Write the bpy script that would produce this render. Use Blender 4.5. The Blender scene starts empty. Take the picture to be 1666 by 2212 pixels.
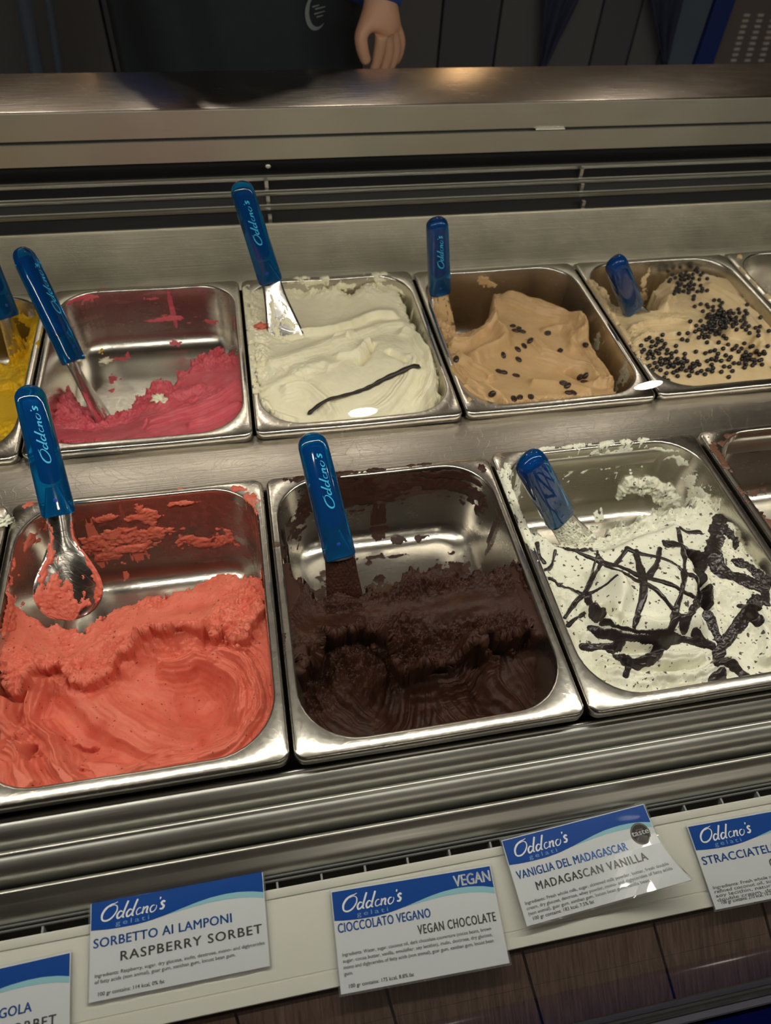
import bpy, math, random
import numpy as np
from mathutils import Vector, Matrix

# ------------------------------------------------------------------ camera, world, lights, exposure
sc = bpy.context.scene
COL = sc.collection
IW, IH, FPX = 1666, 2212, 1527.175
CR = np.array([[0.9821073677796572, 0.10952583163000013, -0.153196639514938],
               [-0.1824489828767586, 0.7549397999766101, -0.6299033791451769],
               [0.046663548945073324, 0.646583320707419, 0.761414816366754]])
CP = np.array([0.2584, -0.2157, 0.5534])
cam_d = bpy.data.cameras.new('camera')
cam = bpy.data.objects.new('camera', cam_d)
COL.objects.link(cam)
cam_d.sensor_fit = 'HORIZONTAL'
cam_d.sensor_width = 36.0
cam_d.lens = FPX / IW * 36.0
cam_d.clip_start = 0.01
cam_d.dof.use_dof = True
cam_d.dof.focus_distance = 0.66
cam_d.dof.aperture_fstop = 9.0
cam.matrix_world = Matrix([list(CR[i]) + [CP[i]] for i in range(3)] + [[0, 0, 0, 1]])
sc.camera = cam

w = bpy.data.worlds.new('world')
sc.world = w
w.use_nodes = True
w.node_tree.nodes['Background'].inputs[0].default_value = (0.9, 0.85, 0.8, 1)
w.node_tree.nodes['Background'].inputs[1].default_value = 0.05


def area_light(name, loc, target, sx, sy, power, color):
    d = bpy.data.lights.new(name, 'AREA')
    d.shape = 'RECTANGLE'
    d.size, d.size_y, d.energy, d.color = sx, sy, power, color
    o = bpy.data.objects.new(name, d)
    COL.objects.link(o)
    o.location = loc
    o.rotation_euler = (Vector(target) - Vector(loc)).to_track_quat('-Z', 'Y').to_euler()
    return o


# the LED strip in the head profile of the case glass, and an added, unseen fill light over the staff side
area_light('case_strip_light', (0.5, 0.100, 0.492), (0.5, 0.24, 0.0), 2.6, 0.014, 6.6, (1.0, 0.945, 0.83))
area_light('staff_side_fill', (0.6, 1.5, 1.90), (0.6, 1.5, 0.0), 2.4, 0.6, 0.35, (1.0, 0.88, 0.74))
LAMPS = [(0.68, -2.41), (2.01, -2.385), (3.34, -2.40), (-0.55, 2.35), (0.71, 2.39), (0.08, 2.5), (1.9, 2.4)]
for lx, ly in LAMPS:       # round downlights in the customers' ceiling
    d = bpy.data.lights.new('downlight_bulb', 'AREA')
    d.shape = 'DISK'
    d.size, d.energy, d.color = 0.12, 3.0, (1.0, 0.90, 0.76)
    o = bpy.data.objects.new('downlight_bulb', d)
    COL.objects.link(o)
    o.location = (lx, ly, 1.936)

sc.view_settings.view_transform = 'Standard'
sc.view_settings.look = 'None'
sc.view_settings.gamma = 1
sc.view_settings.use_curve_mapping = False
sc.view_settings.exposure = 0.32

rng = np.random.RandomState(7)
random.seed(5)
PI = math.pi


# ------------------------------------------------------------------ pixel -> place helpers (measuring only)
def ray(u, v):
    return CR @ np.array([(u - IW / 2) / FPX, -(v - IH / 2) / FPX, -1.0])


def Zp(u, v, z=0.0):
    d = ray(u, v)
    return CP + d * ((z - CP[2]) / d[2])


def Yp(u, v, y):
    d = ray(u, v)
    return CP + d * ((y - CP[1]) / d[1])


def XY(pts, z=-0.03):
    return np.array([Zp(p[0], p[1], p[2] if len(p) > 2 else z)[:2] for p in pts])


def zslope(slope, y):      # height on the sight plane of slope dz/dy at depth y
    return CP[2] + slope * (y - CP[1])


# ------------------------------------------------------------------ object helpers
def tag(o, label=None, cat=None, group=None, kind=None):
    if label: o['label'] = label
    if cat: o['category'] = cat
    if group: o['group'] = group
    if kind: o['kind'] = kind
    return o


def link(o, parent=None):
    COL.objects.link(o)
    if parent is not None:
        o.parent = parent
    return o


def empty(name, loc=(0, 0, 0)):
    o = bpy.data.objects.new(name, None)
    o.empty_display_size = 0.02
    COL.objects.link(o)
    o.location = loc
    return o


def mesh_obj(name, V, F, mat, parent=None, smooth=True, local=None, auto=None):
    """V world coordinates (n,3); F list or array of faces; parent's location is subtracted"""
    V = np.asarray(V, float)
    if local is not None:
        V = V - np.array(local)
    me = bpy.data.meshes.new(name)
    if isinstance(F, np.ndarray) and F.ndim == 2:
        n, k = F.shape
        me.vertices.add(len(V))
        me.vertices.foreach_set('co', V.astype(np.float32).ravel())
        me.loops.add(n * k)
        me.loops.foreach_set('vertex_index', F.astype(np.int32).ravel())
        me.polygons.add(n)
        me.polygons.foreach_set('loop_start', np.arange(0, n * k, k, dtype=np.int32))
        me.polygons.foreach_set('loop_total', np.full(n, k, dtype=np.int32))
        me.update(calc_edges=True)
    else:
        me.from_pydata([tuple(v) for v in V], [], [tuple(f) for f in F])
        me.update()
    if mat is not None:
        me.materials.append(mat)
    if smooth:
        me.polygons.foreach_set('use_smooth', np.ones(len(me.polygons), dtype=bool))
        if auto is not None:
            me.set_sharp_from_angle(angle=math.radians(auto))
    me.validate()
    o = bpy.data.objects.new(name, me)
    link(o, parent)
    return o


def part(name, V, F, mat, root, **k):
    """root is an Empty or mesh object placed at root.location"""
    p = root
    loc = np.zeros(3)
    while p is not None:
        loc = loc + np.array(p.location)
        p = p.parent
    return mesh_obj(name, V, F, mat, root, local=loc, **k)


def box_geo(x0, x1, y0, y1, z0, z1, b=0.0):
    if b <= 0:
        V = [(x, y, z) for x in (x0, x1) for y in (y0, y1) for z in (z0, z1)]
        F = [(0, 1, 3, 2), (4, 6, 7, 5), (0, 4, 5, 1), (2, 3, 7, 6), (0, 2, 6, 4), (1, 5, 7, 3)]
        return V, F
    import bmesh
    bm = bmesh.new()
    bmesh.ops.create_cube(bm, size=1.0)
    for v in bm.verts:
        v.co = Vector(((x0 + x1) / 2 + v.co.x * (x1 - x0), (y0 + y1) / 2 + v.co.y * (y1 - y0), (z0 + z1) / 2 + v.co.z * (z1 - z0)))
    bmesh.ops.bevel(bm, geom=bm.edges[:], offset=b, segments=2, affect='EDGES', profile=0.5)
    bm.verts.index_update()
    V = [tuple(v.co) for v in bm.verts]
    F = [tuple(v.index for v in f.verts) for f in bm.faces]
    bm.free()
    return V, F


def merge(geos):
    V, F = [], []
    for v, f in geos:
        n = len(V)
        V += [tuple(p) for p in v]
        F += [tuple(i + n for i in q) for q in f]
    return V, F


def extrude_profile(prof, x0, x1, closed=True):
    """prof: list of (y,z); extruded along x"""
    n = len(prof)
    V = [(x0, y, z) for y, z in prof] + [(x1, y, z) for y, z in prof]
    F = []
    m = n if closed else n - 1
    for i in range(m):
        j = (i + 1) % n
        F.append((i, j, j + n, i + n))
    if closed:
        F.append(tuple(range(n))[::-1])
        F.append(tuple(range(n, 2 * n)))
    return V, F


def thick_sheet(pts, t):
    """closed profile from an open line of (y,z) points with thickness t"""
    p = np.array(pts, float)
    d = np.gradient(p, axis=0)
    d /= np.linalg.norm(d, axis=1)[:, None]
    n = np.stack([-d[:, 1], d[:, 0]], 1)
    a = p + n * t / 2
    b = p - n * t / 2
    return [tuple(q) for q in a] + [tuple(q) for q in b[::-1]]


def catmull(P, n=12):
    P = np.array(P, float)
    if len(P) < 3:
        return np.array([P[0] + (P[-1] - P[0]) * t for t in np.linspace(0, 1, n)])
    Q = np.vstack([2 * P[0] - P[1], P, 2 * P[-1] - P[-2]])
    out = []
    for i in range(1, len(Q) - 2):
        for t in np.linspace(0, 1, n, endpoint=False):
            a, b, c, d = Q[i - 1], Q[i], Q[i + 1], Q[i + 2]
            out.append(0.5 * ((2 * b) + (c - a) * t + (2 * a - 5 * b + 4 * c - d) * t * t + (-a + 3 * b - 3 * c + d) * t ** 3))
    out.append(P[-1])
    return np.array(out)


# ------------------------------------------------------------------ numpy noise
_tab = rng.rand(256, 256).astype(np.float32) * 2 - 1


def vnoise(x, y, seed=0):
    x = x + seed * 17.31
    y = y + seed * 9.73
    xi = np.floor(x).astype(int)
    yi = np.floor(y).astype(int)
    fx = x - xi
    fy = y - yi
    fx = fx * fx * fx * (fx * (fx * 6 - 15) + 10)
    fy = fy * fy * fy * (fy * (fy * 6 - 15) + 10)
    a = _tab[xi & 255, yi & 255]
    b = _tab[(xi + 1) & 255, yi & 255]
    c = _tab[xi & 255, (yi + 1) & 255]
    d = _tab[(xi + 1) & 255, (yi + 1) & 255]
    return (a * (1 - fx) + b * fx) * (1 - fy) + (c * (1 - fx) + d * fx) * fy


def fbm(x, y, oct=4, seed=0, gain=0.5):
    s = 0
    a = 1.0
    t = 0
    for o in range(oct):
        ca, sa = math.cos(0.7 * o), math.sin(0.7 * o)
        s = s + a * vnoise((x * ca - y * sa) * 2 ** o, (x * sa + y * ca) * 2 ** o, seed + o * 3)
        t += a
        a *= gain
    return s / t


def ridged(x, y, oct=4, seed=0, gain=0.55):
    s = 0
    a = 1.0
    t = 0
    for o in range(oct):
        ca, sa = math.cos(0.9 * o), math.sin(0.9 * o)
        s = s + a * (1 - 2 * np.abs(vnoise((x * ca - y * sa) * 2 ** o, (x * sa + y * ca) * 2 ** o, seed + o * 5)))
        t += a
        a *= gain
    return s / t


def sstep(a, b, x):
    t = np.clip((x - a) / (b - a), 0, 1)
    return t * t * (3 - 2 * t)


def seg_dist(X, Y, P, closed=False):
    """nearest distance, side sign, and arc parameter to a polyline"""
    P = np.array(P, float)
    n = len(P)
    best = np.full(X.shape, 1e9)
    sg = np.zeros(X.shape)
    tt = np.zeros(X.shape)
    m = n if closed else n - 1
    for i in range(m):
        a = P[i]
        b = P[(i + 1) % n]
        d = b - a
        L2 = d @ d + 1e-18
        t = np.clip(((X - a[0]) * d[0] + (Y - a[1]) * d[1]) / L2, 0, 1)
        dx = X - a[0] - t * d[0]
        dy = Y - a[1] - t * d[1]
        q = dx * dx + dy * dy
        k = q < best
        best = np.where(k, q, best)
        sg = np.where(k, np.sign(d[0] * dy - d[1] * dx), sg)
        tt = np.where(k, (i + t) / m, tt)
    return np.sqrt(best), sg, tt


def poly_sdf(X, Y, P):
    """negative inside"""
    d, _, _ = seg_dist(X, Y, P, True)
    ins = np.zeros(X.shape, bool)
    n = len(P)
    for i in range(n):
        a = P[i]
        b = P[(i + 1) % n]
        if a[1] == b[1]:
            continue
        c = ((a[1] > Y) != (b[1] > Y)) & (X < (b[0] - a[0]) * (Y - a[1]) / (b[1] - a[1]) + a[0])
        ins ^= c
    return np.where(ins, -d, d)


def tps(P, X, Y):
    P = np.array(P, float)
    n = len(P)
    S = 0.1
    p = P[:, :2] / S
    r2 = ((p[:, None] - p[None]) ** 2).sum(-1)
    K = np.where(r2 > 0, 0.5 * r2 * np.log(r2 + 1e-12), 0) + np.eye(n) * 0.02
    A = np.zeros((n + 3, n + 3))
    A[:n, :n] = K
    A[:n, n] = 1
    A[:n, n + 1:] = p
    A[n, :n] = 1
    A[n + 1:, :n] = p.T
    c = np.linalg.solve(A, np.concatenate([P[:, 2], [0, 0, 0]]))
    x = X / S
    y = Y / S
    h = c[n] + c[n + 1] * x + c[n + 2] * y
    for i in range(n):
        r = (x - p[i, 0]) ** 2 + (y - p[i, 1]) ** 2
        h = h + c[i] * 0.5 * r * np.log(r + 1e-12)
    return h


# ------------------------------------------------------------------ materials
def new_mat(name):
    m = bpy.data.materials.new(name)
    m.use_nodes = True
    nt = m.node_tree
    return m, nt, nt.nodes['Principled BSDF']


def setin(b, **k):
    names = dict(color='Base Color', rough='Roughness', metal='Metallic', spec='Specular IOR Level', coat='Coat Weight', coat_rough='Coat Roughness',
                 trans='Transmission Weight', ior='IOR', sss='Subsurface Weight', aniso='Anisotropic', alpha='Alpha', sheen='Sheen Weight')
    for a, v in k.items():
        if a == 'color':
            v = (*v, 1)
        b.inputs[names[a]].default_value = v


def plain(name, color, rough=0.5, **k):
    m, nt, b = new_mat(name)
    setin(b, color=color, rough=rough, **k)
    n = nt.nodes.new('ShaderNodeTexNoise')
    n.inputs['Scale'].default_value = 35
    n.inputs['Detail'].default_value = 4
    r = nt.nodes.new('ShaderNodeMapRange')
    r.inputs['To Min'].default_value = max(0, rough - 0.06)
    r.inputs['To Max'].default_value = min(1, rough + 0.06)
    nt.links.new(n.outputs['Fac'], r.inputs['Value'])
    nt.links.new(r.outputs['Result'], b.inputs['Roughness'])
    return m


def steel(name, color=(0.56, 0.54, 0.50), rough=0.26, dirx=(4, 260, 260), bump=0.02, scratch=0.25, rvar=0.12, mottled=0.0):
    """brushed stainless: stretched grain, fine scratches, finger marks in the gloss"""
    m, nt, b = new_mat(name)
    N = nt.nodes.new
    L = nt.links.new
    setin(b, color=color, metal=1.0, rough=rough)
    tc = N('ShaderNodeTexCoord')
    mp = N('ShaderNodeMapping')
    mp.inputs['Scale'].default_value = dirx
    L(tc.outputs['Object'], mp.inputs['Vector'])
    g = N('ShaderNodeTexNoise')
    g.inputs['Scale'].default_value = 3
    g.inputs['Detail'].default_value = 5
    L(mp.outputs[0], g.inputs['Vector'])
    s = N('ShaderNodeTexVoronoi')
    s.feature = 'DISTANCE_TO_EDGE'
    s.inputs['Scale'].default_value = 55
    sn = N('ShaderNodeTexNoise')
    sn.inputs['Scale'].default_value = 9
    L(tc.outputs['Object'], sn.inputs['Vector'])
    mix = N('ShaderNodeMix')
    mix.data_type = 'VECTOR'
    mix.inputs[0].default_value = 0.25
    L(tc.outputs['Object'], mix.inputs[4])
    L(sn.outputs['Color'], mix.inputs[5])
    L(mix.outputs[1], s.inputs['Vector'])
    sr = N('ShaderNodeMapRange')
    sr.inputs['From Min'].default_value = 0.0
    sr.inputs['From Max'].default_value = 0.02
    sr.inputs['To Min'].default_value = 1.0
    sr.inputs['To Max'].default_value = 0.0
    L(s.outputs['Distance'], sr.inputs['Value'])
    big = N('ShaderNodeTexNoise')
    big.inputs['Scale'].default_value = 14
    big.inputs['Detail'].default_value = 6
    big.inputs['Roughness'].default_value = 0.65
    L(tc.outputs['Object'], big.inputs['Vector'])
    ra = N('ShaderNodeMath')
    ra.operation = 'MULTIPLY_ADD'
    ra.inputs[1].default_value = rvar
    ra.inputs[2].default_value = rough - rvar / 2
    L(big.outputs['Fac'], ra.inputs[0])
    rb = N('ShaderNodeMath')
    rb.operation = 'MULTIPLY_ADD'
    rb.inputs[1].default_value = 0.10
    L(g.outputs['Fac'], rb.inputs[0])
    L(ra.outputs[0], rb.inputs[2])
    L(rb.outputs[0], b.inputs['Roughness'])
    hb = N('ShaderNodeMath')
    hb.operation = 'MULTIPLY_ADD'
    hb.inputs[1].default_value = scratch
    L(sr.outputs[0], hb.inputs[0])
    L(g.outputs['Fac'], hb.inputs[2])
    hm = N('ShaderNodeMath')
    hm.operation = 'MULTIPLY_ADD'
    hm.inputs[1].default_value = mottled
    L(big.outputs['Fac'], hm.inputs[0])
    L(hb.outputs[0], hm.inputs[2])
    bp = N('ShaderNodeBump')
    bp.inputs['Strength'].default_value = 0.35
    bp.inputs['Distance'].default_value = bump * 0.01
    L(hm.outputs[0], bp.inputs['Height'])
    L(bp.outputs[0], b.inputs['Normal'])
    return m


def gelato_mat(name, c1, c2, rough=0.42, speck=None, speck_scale=260, speck_amt=0.12, sss=0.25, rad=(1.0, 0.5, 0.3), fine=0.0008, nscale=50, chips=None):
    m, nt, b = new_mat(name)
    N = nt.nodes.new
    L = nt.links.new
    tc = N('ShaderNodeTexCoord')
    n1 = N('ShaderNodeTexNoise')
    n1.inputs['Scale'].default_value = nscale
    n1.inputs['Detail'].default_value = 6
    n1.inputs['Roughness'].default_value = 0.6
    L(tc.outputs['Object'], n1.inputs['Vector'])
    cr = N('ShaderNodeMapRange')
    cr.inputs['From Min'].default_value = 0.3
    cr.inputs['From Max'].default_value = 0.7
    L(n1.outputs['Fac'], cr.inputs['Value'])
    mx = N('ShaderNodeMix')
    mx.data_type = 'RGBA'
    mx.inputs[6].default_value = (*c1, 1)
    mx.inputs[7].default_value = (*c2, 1)
    L(cr.outputs[0], mx.inputs[0])
    out = mx.outputs[2]
    for (col, scale, amt) in ([(speck, speck_scale, speck_amt)] if speck else []) + (chips or []):
        v = N('ShaderNodeTexVoronoi')
        v.inputs['Scale'].default_value = scale
        v.inputs['Randomness'].default_value = 1.0
        dn = N('ShaderNodeTexNoise')
        dn.inputs['Scale'].default_value = scale * 2.2
        L(tc.outputs['Object'], dn.inputs['Vector'])
        vm = N('ShaderNodeVectorMath')
        vm.operation = 'MULTIPLY_ADD'
        vm.inputs[1].default_value = (0.9 / scale,) * 3
        L(dn.outputs['Color'], vm.inputs[0])
        L(tc.outputs['Object'], vm.inputs[2])
        L(vm.outputs[0], v.inputs['Vector'])
        # only some cells carry a speck
        sp = N('ShaderNodeSeparateColor')
        L(v.outputs['Color'], sp.inputs[0])
        c0 = N('ShaderNodeMath')
        c0.operation = 'MULTIPLY'
        c0.inputs[1].default_value = amt * 2.0
        L(sp.outputs[0], c0.inputs[0])
        c1_ = N('ShaderNodeMath')
        c1_.operation = 'SUBTRACT'
        L(c0.outputs[0], c1_.inputs[0])
        L(v.outputs['Distance'], c1_.inputs[1])
        s1 = N('ShaderNodeMapRange')
        s1.inputs['From Min'].default_value = amt * 0.45
        s1.inputs['From Max'].default_value = amt * 0.6
        L(c1_.outputs[0], s1.inputs['Value'])
        m2 = N('ShaderNodeMix')
        m2.data_type = 'RGBA'
        L(s1.outputs[0], m2.inputs[0])
        L(out, m2.inputs[6])
        m2.inputs[7].default_value = (*col, 1)
        out = m2.outputs[2]
    L(out, b.inputs['Base Color'])
    setin(b, rough=rough, sss=sss, ior=1.4)
    b.inputs['Subsurface Radius'].default_value = rad
    b.inputs['Subsurface Scale'].default_value = 0.004
    n2 = N('ShaderNodeTexNoise')
    n2.inputs['Scale'].default_value = 900
    n2.inputs['Detail'].default_value = 5
    n2.inputs['Roughness'].default_value = 0.7
    L(tc.outputs['Object'], n2.inputs['Vector'])
    bp = N('ShaderNodeBump')
    bp.inputs['Strength'].default_value = 0.5
    bp.inputs['Distance'].default_value = fine
    L(n2.outputs['Fac'], bp.inputs['Height'])
    L(bp.outputs[0], b.inputs['Normal'])
    r1 = N('ShaderNodeMapRange')
    r1.inputs['To Min'].default_value = rough - 0.12
    r1.inputs['To Max'].default_value = rough + 0.12
    L(n1.outputs['Fac'], r1.inputs['Value'])
    L(r1.outputs[0], b.inputs['Roughness'])
    return m


def wood_mat(name, c1, c2):
    m, nt, b = new_mat(name)
    N = nt.nodes.new
    L = nt.links.new
    tc = N('ShaderNodeTexCoord')
    mp = N('ShaderNodeMapping')
    mp.inputs['Scale'].default_value = (160, 9, 9)
    L(tc.outputs['Object'], mp.inputs[0])
    n = N('ShaderNodeTexNoise')
    n.inputs['Scale'].default_value = 3
    n.inputs['Detail'].default_value = 8
    n.inputs['Roughness'].default_value = 0.7
    L(mp.outputs[0], n.inputs['Vector'])
    r = N('ShaderNodeValToRGB')
    r.color_ramp.elements[0].position = 0.35
    r.color_ramp.elements[0].color = (*c1, 1)
    r.color_ramp.elements[1].position = 0.7
    r.color_ramp.elements[1].color = (*c2, 1)
    L(n.outputs['Fac'], r.inputs[0])
    L(r.outputs[0], b.inputs['Base Color'])
    setin(b, rough=0.35)
    bp = N('ShaderNodeBump')
    bp.inputs['Strength'].default_value = 0.3
    bp.inputs['Distance'].default_value = 0.0004
    L(n.outputs['Fac'], bp.inputs['Height'])
    L(bp.outputs[0], b.inputs['Normal'])
    return m


def emit_mat(name, color, s):
    m, nt, b = new_mat(name)
    setin(b, color=(0.8, 0.8, 0.8), rough=0.5)
    b.inputs['Emission Color'].default_value = (*color, 1)
    b.inputs['Emission Strength'].default_value = s
    return m


def film_mat(name, color, fac=0.55, rough=0.35):
    """thin greasy film: partly see-through, broken up by a noise"""
    m, nt, b = new_mat(name)
    N = nt.nodes.new
    L = nt.links.new
    setin(b, color=color, rough=rough)
    t = N('ShaderNodeBsdfTransparent')
    mx = N('ShaderNodeMixShader')
    n = N('ShaderNodeTexNoise')
    n.inputs['Scale'].default_value = 120
    n.inputs['Detail'].default_value = 6
    tc = N('ShaderNodeTexCoord')
    L(tc.outputs['Object'], n.inputs['Vector'])
    r = N('ShaderNodeMapRange')
    r.inputs['From Min'].default_value = 0.3
    r.inputs['From Max'].default_value = 0.7
    r.inputs['To Min'].default_value = fac * 0.6
    r.inputs['To Max'].default_value = min(1, fac * 1.3)
    L(n.outputs['Fac'], r.inputs['Value'])
    L(r.outputs[0], mx.inputs[0])
    L(t.outputs[0], mx.inputs[1])
    L(b.outputs[0], mx.inputs[2])
    L(mx.outputs[0], nt.nodes['Material Output'].inputs[0])
    return m


M = {}
M['steel'] = steel('brushed_stainless_steel', (0.60, 0.56, 0.50), 0.27, mottled=0.6, bump=0.05)
M['ledge_steel'] = steel('rippled_ledge_steel', (0.50, 0.45, 0.41), 0.20, dirx=(8, 90, 90), bump=0.05, mottled=1.0, scratch=0.02)
M['splash'] = steel('splash_panel_steel', (0.66, 0.62, 0.49), 0.44, mottled=2.2, bump=0.06, rvar=0.26)
M['band_steel'] = steel('matt_satin_steel', (0.55, 0.53, 0.46), 0.44, mottled=0.3, bump=0.03)
M['pan_steel'] = steel('gelato_pan_steel', (0.62, 0.59, 0.53), 0.20, dirx=(60, 60, 200), mottled=0.5, bump=0.04, scratch=0.12)
M['alu'] = steel('anodised_aluminium', (0.58, 0.58, 0.54), 0.30, scratch=0.05, bump=0.01)
M['blade'] = steel('spatula_steel', (0.62, 0.60, 0.57), 0.16, dirx=(60, 60, 60), bump=0.04)
M['black'] = plain('black_plastic', (0.012, 0.013, 0.014), 0.35)
M['grey_plastic'] = plain('grey_vent_plastic', (0.16, 0.17, 0.165), 0.4)
M['white'] = plain('cream_white_plastic', (0.60, 0.60, 0.54), 0.42, spec=0.3)
M['blue_panel'] = plain('glossy_blue_panel', (0.001, 0.004, 0.055), 0.12)
M['trim'] = plain('dark_grey_trim', (0.10, 0.10, 0.13), 0.3)
M['wood'] = wood_mat('reflected_floor_wood', (0.065, 0.040, 0.032), (0.17, 0.11, 0.09))  # stands for the shop floor reflected in the lower glass
M['paper'] = plain('laminated_white_card', (0.60, 0.63, 0.66), 0.30, coat=0.4)
M['card_blue'] = plain('card_blue_print', (0.001, 0.055, 0.29), 0.3, coat=0.25)
M['card_cyan'] = plain('card_pale_blue_print', (0.27, 0.52, 0.60), 0.25, coat=0.5)
M['ink_white'] = plain('white_ink', (0.72, 0.76, 0.80), 0.35)
M['ink_pale'] = plain('pale_blue_ink', (0.16, 0.30, 0.55), 0.35)
M['ink_blue'] = plain('blue_ink', (0.03, 0.13, 0.42), 0.4)
M['ink_grey'] = plain('grey_ink', (0.12, 0.12, 0.12), 0.4)
M['ink_lgrey'] = plain('light_grey_ink', (0.22, 0.24, 0.26), 0.4)
M['ink_black'] = plain('black_ink', (0.02, 0.018, 0.018), 0.4)
M['light_blue_ink'] = plain('light_blue_handle_ink', (0.04, 0.42, 0.72), 0.4)

# ------------------------------------------------------------------ the room (setting)
X0, X1 = -0.62, 1.62          # case ends
FLOOR = -0.92
CEIL = 1.95
room_wall = plain('warm_plaster', (0.30, 0.25, 0.20), 0.8)
room_ceil = plain('ceiling_paint', (0.45, 0.40, 0.34), 0.9)
room_floor = wood_mat('floor_boards', (0.05, 0.035, 0.03), (0.12, 0.085, 0.07))
back_dark = plain('charcoal_cabinet_laminate', (0.15, 0.155, 0.175), 0.35)


def structure(name, geo, mat, **k):
    o = mesh_obj(name, geo[0], geo[1], mat, smooth=False, **k)
    tag(o, kind='structure')
    return o


structure('floor', box_geo(-3, 4, -3.5, 2.6, FLOOR - 0.05, FLOOR), room_floor)
structure('ceiling', box_geo(-3, 4, -3.5, 2.6, CEIL, CEIL + 0.05), room_ceil)
structure('wall_back', box_geo(-3, 4, 2.6, 2.65, FLOOR, CEIL), room_wall)
structure('wall_front', box_geo(-3, 4, -3.55, -3.5, FLOOR, CEIL), room_wall)
structure('wall_left', box_geo(-3.05, -3, -3.5, 2.6, FLOOR, CEIL), room_wall)
structure('wall_right', box_geo(4, 4.05, -3.5, 2.6, FLOOR, CEIL), room_wall)


# ------------------------------------------------------------------ display case
case = empty('gelato_display_case', (0.5, 0.3, 0.0))
tag(case, 'long stainless steel gelato display case with louvered vents, white price rail and curved glass front', 'display case')


def cpart(name, geo, mat, smooth=False, parent=None, auto=None, label=None, kind=None):
    o = part(name, geo[0], geo[1], mat, parent or case, smooth=smooth, auto=auto)
    if label: o['label'] = label
    if kind: o['kind'] = kind
    return o


cpart('shaded_well_liner', merge([box_geo(X0, X1, 0.0, 0.70, -0.20, -0.195), box_geo(X0, X1, 0.695, 0.70, -0.195, -0.03),
                           box_geo(X0, X1, -0.004, 0.0, -0.195, -0.026)]), M['black'])  # liner kept black: the shade in the gaps between pans is its colour
# steel strip between the two rows, with turned-down edges
cpart('divider_strip', extrude_profile(thick_sheet([(0.298, -0.03), (0.298, -0.014), (0.300, -0.0115), (0.303, -0.011), (0.34, -0.0108), (0.382, -0.011), (0.3855, -0.0125), (0.386, -0.03)], 0.0012), X0, X1), M['steel'], True, auto=40)
# sloping splash panel behind the back row
cpart('splash_panel', extrude_profile(thick_sheet([(0.684, -0.012), (0.688, -0.006), (0.693, -0.003), (0.697, 0.0), (0.703, 0.0035), (0.7605, 0.0395), (0.7625, zslope(-0.5228, 0.7625)), (0.765, zslope(-0.5228, 0.765) + 0.0012), (0.769, 0.038)], 0.0012), X0, X1), M['splash'], True, auto=50)
# louvers climbing to the service ledge
lv = [(0.780, -0.4965), (0.795, -0.4758), (0.810, -0.4540)]
for y, s in lv:
    z = zslope(s, y)
    cpart('louver', extrude_profile(thick_sheet([(y + 0.001, z - 0.006), (y, z - 0.001), (y + 0.0012, z), (y + 0.0045, z + 0.0003), (y + 0.0055, z - 0.004)], 0.0010), X0, X1), M['alu'], True, auto=50)
cpart('louver_backing', extrude_profile([(0.770, 0.02), (0.772, 0.030), (0.793, 0.052), (0.806, 0.068), (0.826, 0.085), (0.85, 0.09), (0.85, 0.02)], X0, X1), M['black'])
for px in (575, 1256):
    p = Yp(px, 385, 0.80)
    g = merge([box_geo(p[0] - 0.0025, p[0] + 0.0025, 0.770, 0.776, 0.028, 0.050), box_geo(p[0] - 0.0025, p[0] + 0.0025, 0.789, 0.793, 0.048, 0.068),
               box_geo(p[0] - 0.0025, p[0] + 0.0025, 0.803, 0.808, 0.062, 0.085)])
    cpart('louver_bracket', g, M['alu'])
    import bmesh
    p = Yp(px + 4, 358, 0.822)
    V = [(p[0] + 0.004 * math.cos(a), 0.8195, p[2] + 0.003 * math.sin(a)) for a in np.linspace(0, 2 * PI, 12, endpoint=False)] + [(p[0], 0.817, p[2])]
    cpart('screw', (V, [(i, (i + 1) % 12, 12) for i in range(12)]), M['alu'], True)
zt = zslope(-0.3662, 0.8240)
zb1 = zslope(-0.3990, 0.8240)
zb1b = zslope(-0.4040, 0.8245)
zb2 = zslope(-0.4312, 0.8245)
zl = zt + 0.0006
yl = CP[1] + (zl - CP[2]) / -0.3217
cpart('lower_band', extrude_profile([(0.8245, zb2), (0.8245, zb1b - 0.001), (0.8255, zb1b), (0.8440, zb1b), (0.8440, zb2)], X0, X1), M['band_steel'], True, auto=40)
cpart('service_ledge', extrude_profile([(0.8240, zb1), (0.8240, zt - 0.0022), (0.8246, zt - 0.0008), (0.8260, zt), (0.8280, zl), (yl - 0.003, zl), (yl, zl - 0.003), (yl, zb1 - 0.02), (yl - 0.01, zb1 - 0.02), (yl - 0.01, zb1), ], X0, X1), M['ledge_steel'], True, auto=30)
cpart('ledge_front', extrude_profile([(0.8225, zb1), (0.8225, zt - 0.0014), (0.8232, zt - 0.0005), (0.8242, zt - 0.0003), (0.8242, zb1)], X0, X1), M['band_steel'], True, auto=30)
cpart('gap_filler', box_geo(X0, X1, 0.8280, 0.8440, zb1b - 0.002, zb1 + 0.002), M['black'])
p0 = Yp(1155, 277, 0.8240)
p1 = Yp(1218, 275, 0.8240)
cpart('ledge_catch', box_geo(p0[0], p1[0], 0.8170, 0.8290, (p0[2] + p1[2]) / 2 - 0.0006, (p0[2] + p1[2]) / 2 + 0.0010, 0.0004), M['alu'])
# staff side of the case below the ledge
cpart('rear_cabinet', box_geo(X0, X1, 0.8460, yl - 0.012, FLOOR + 0.002, zb2), M['black'])

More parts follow.
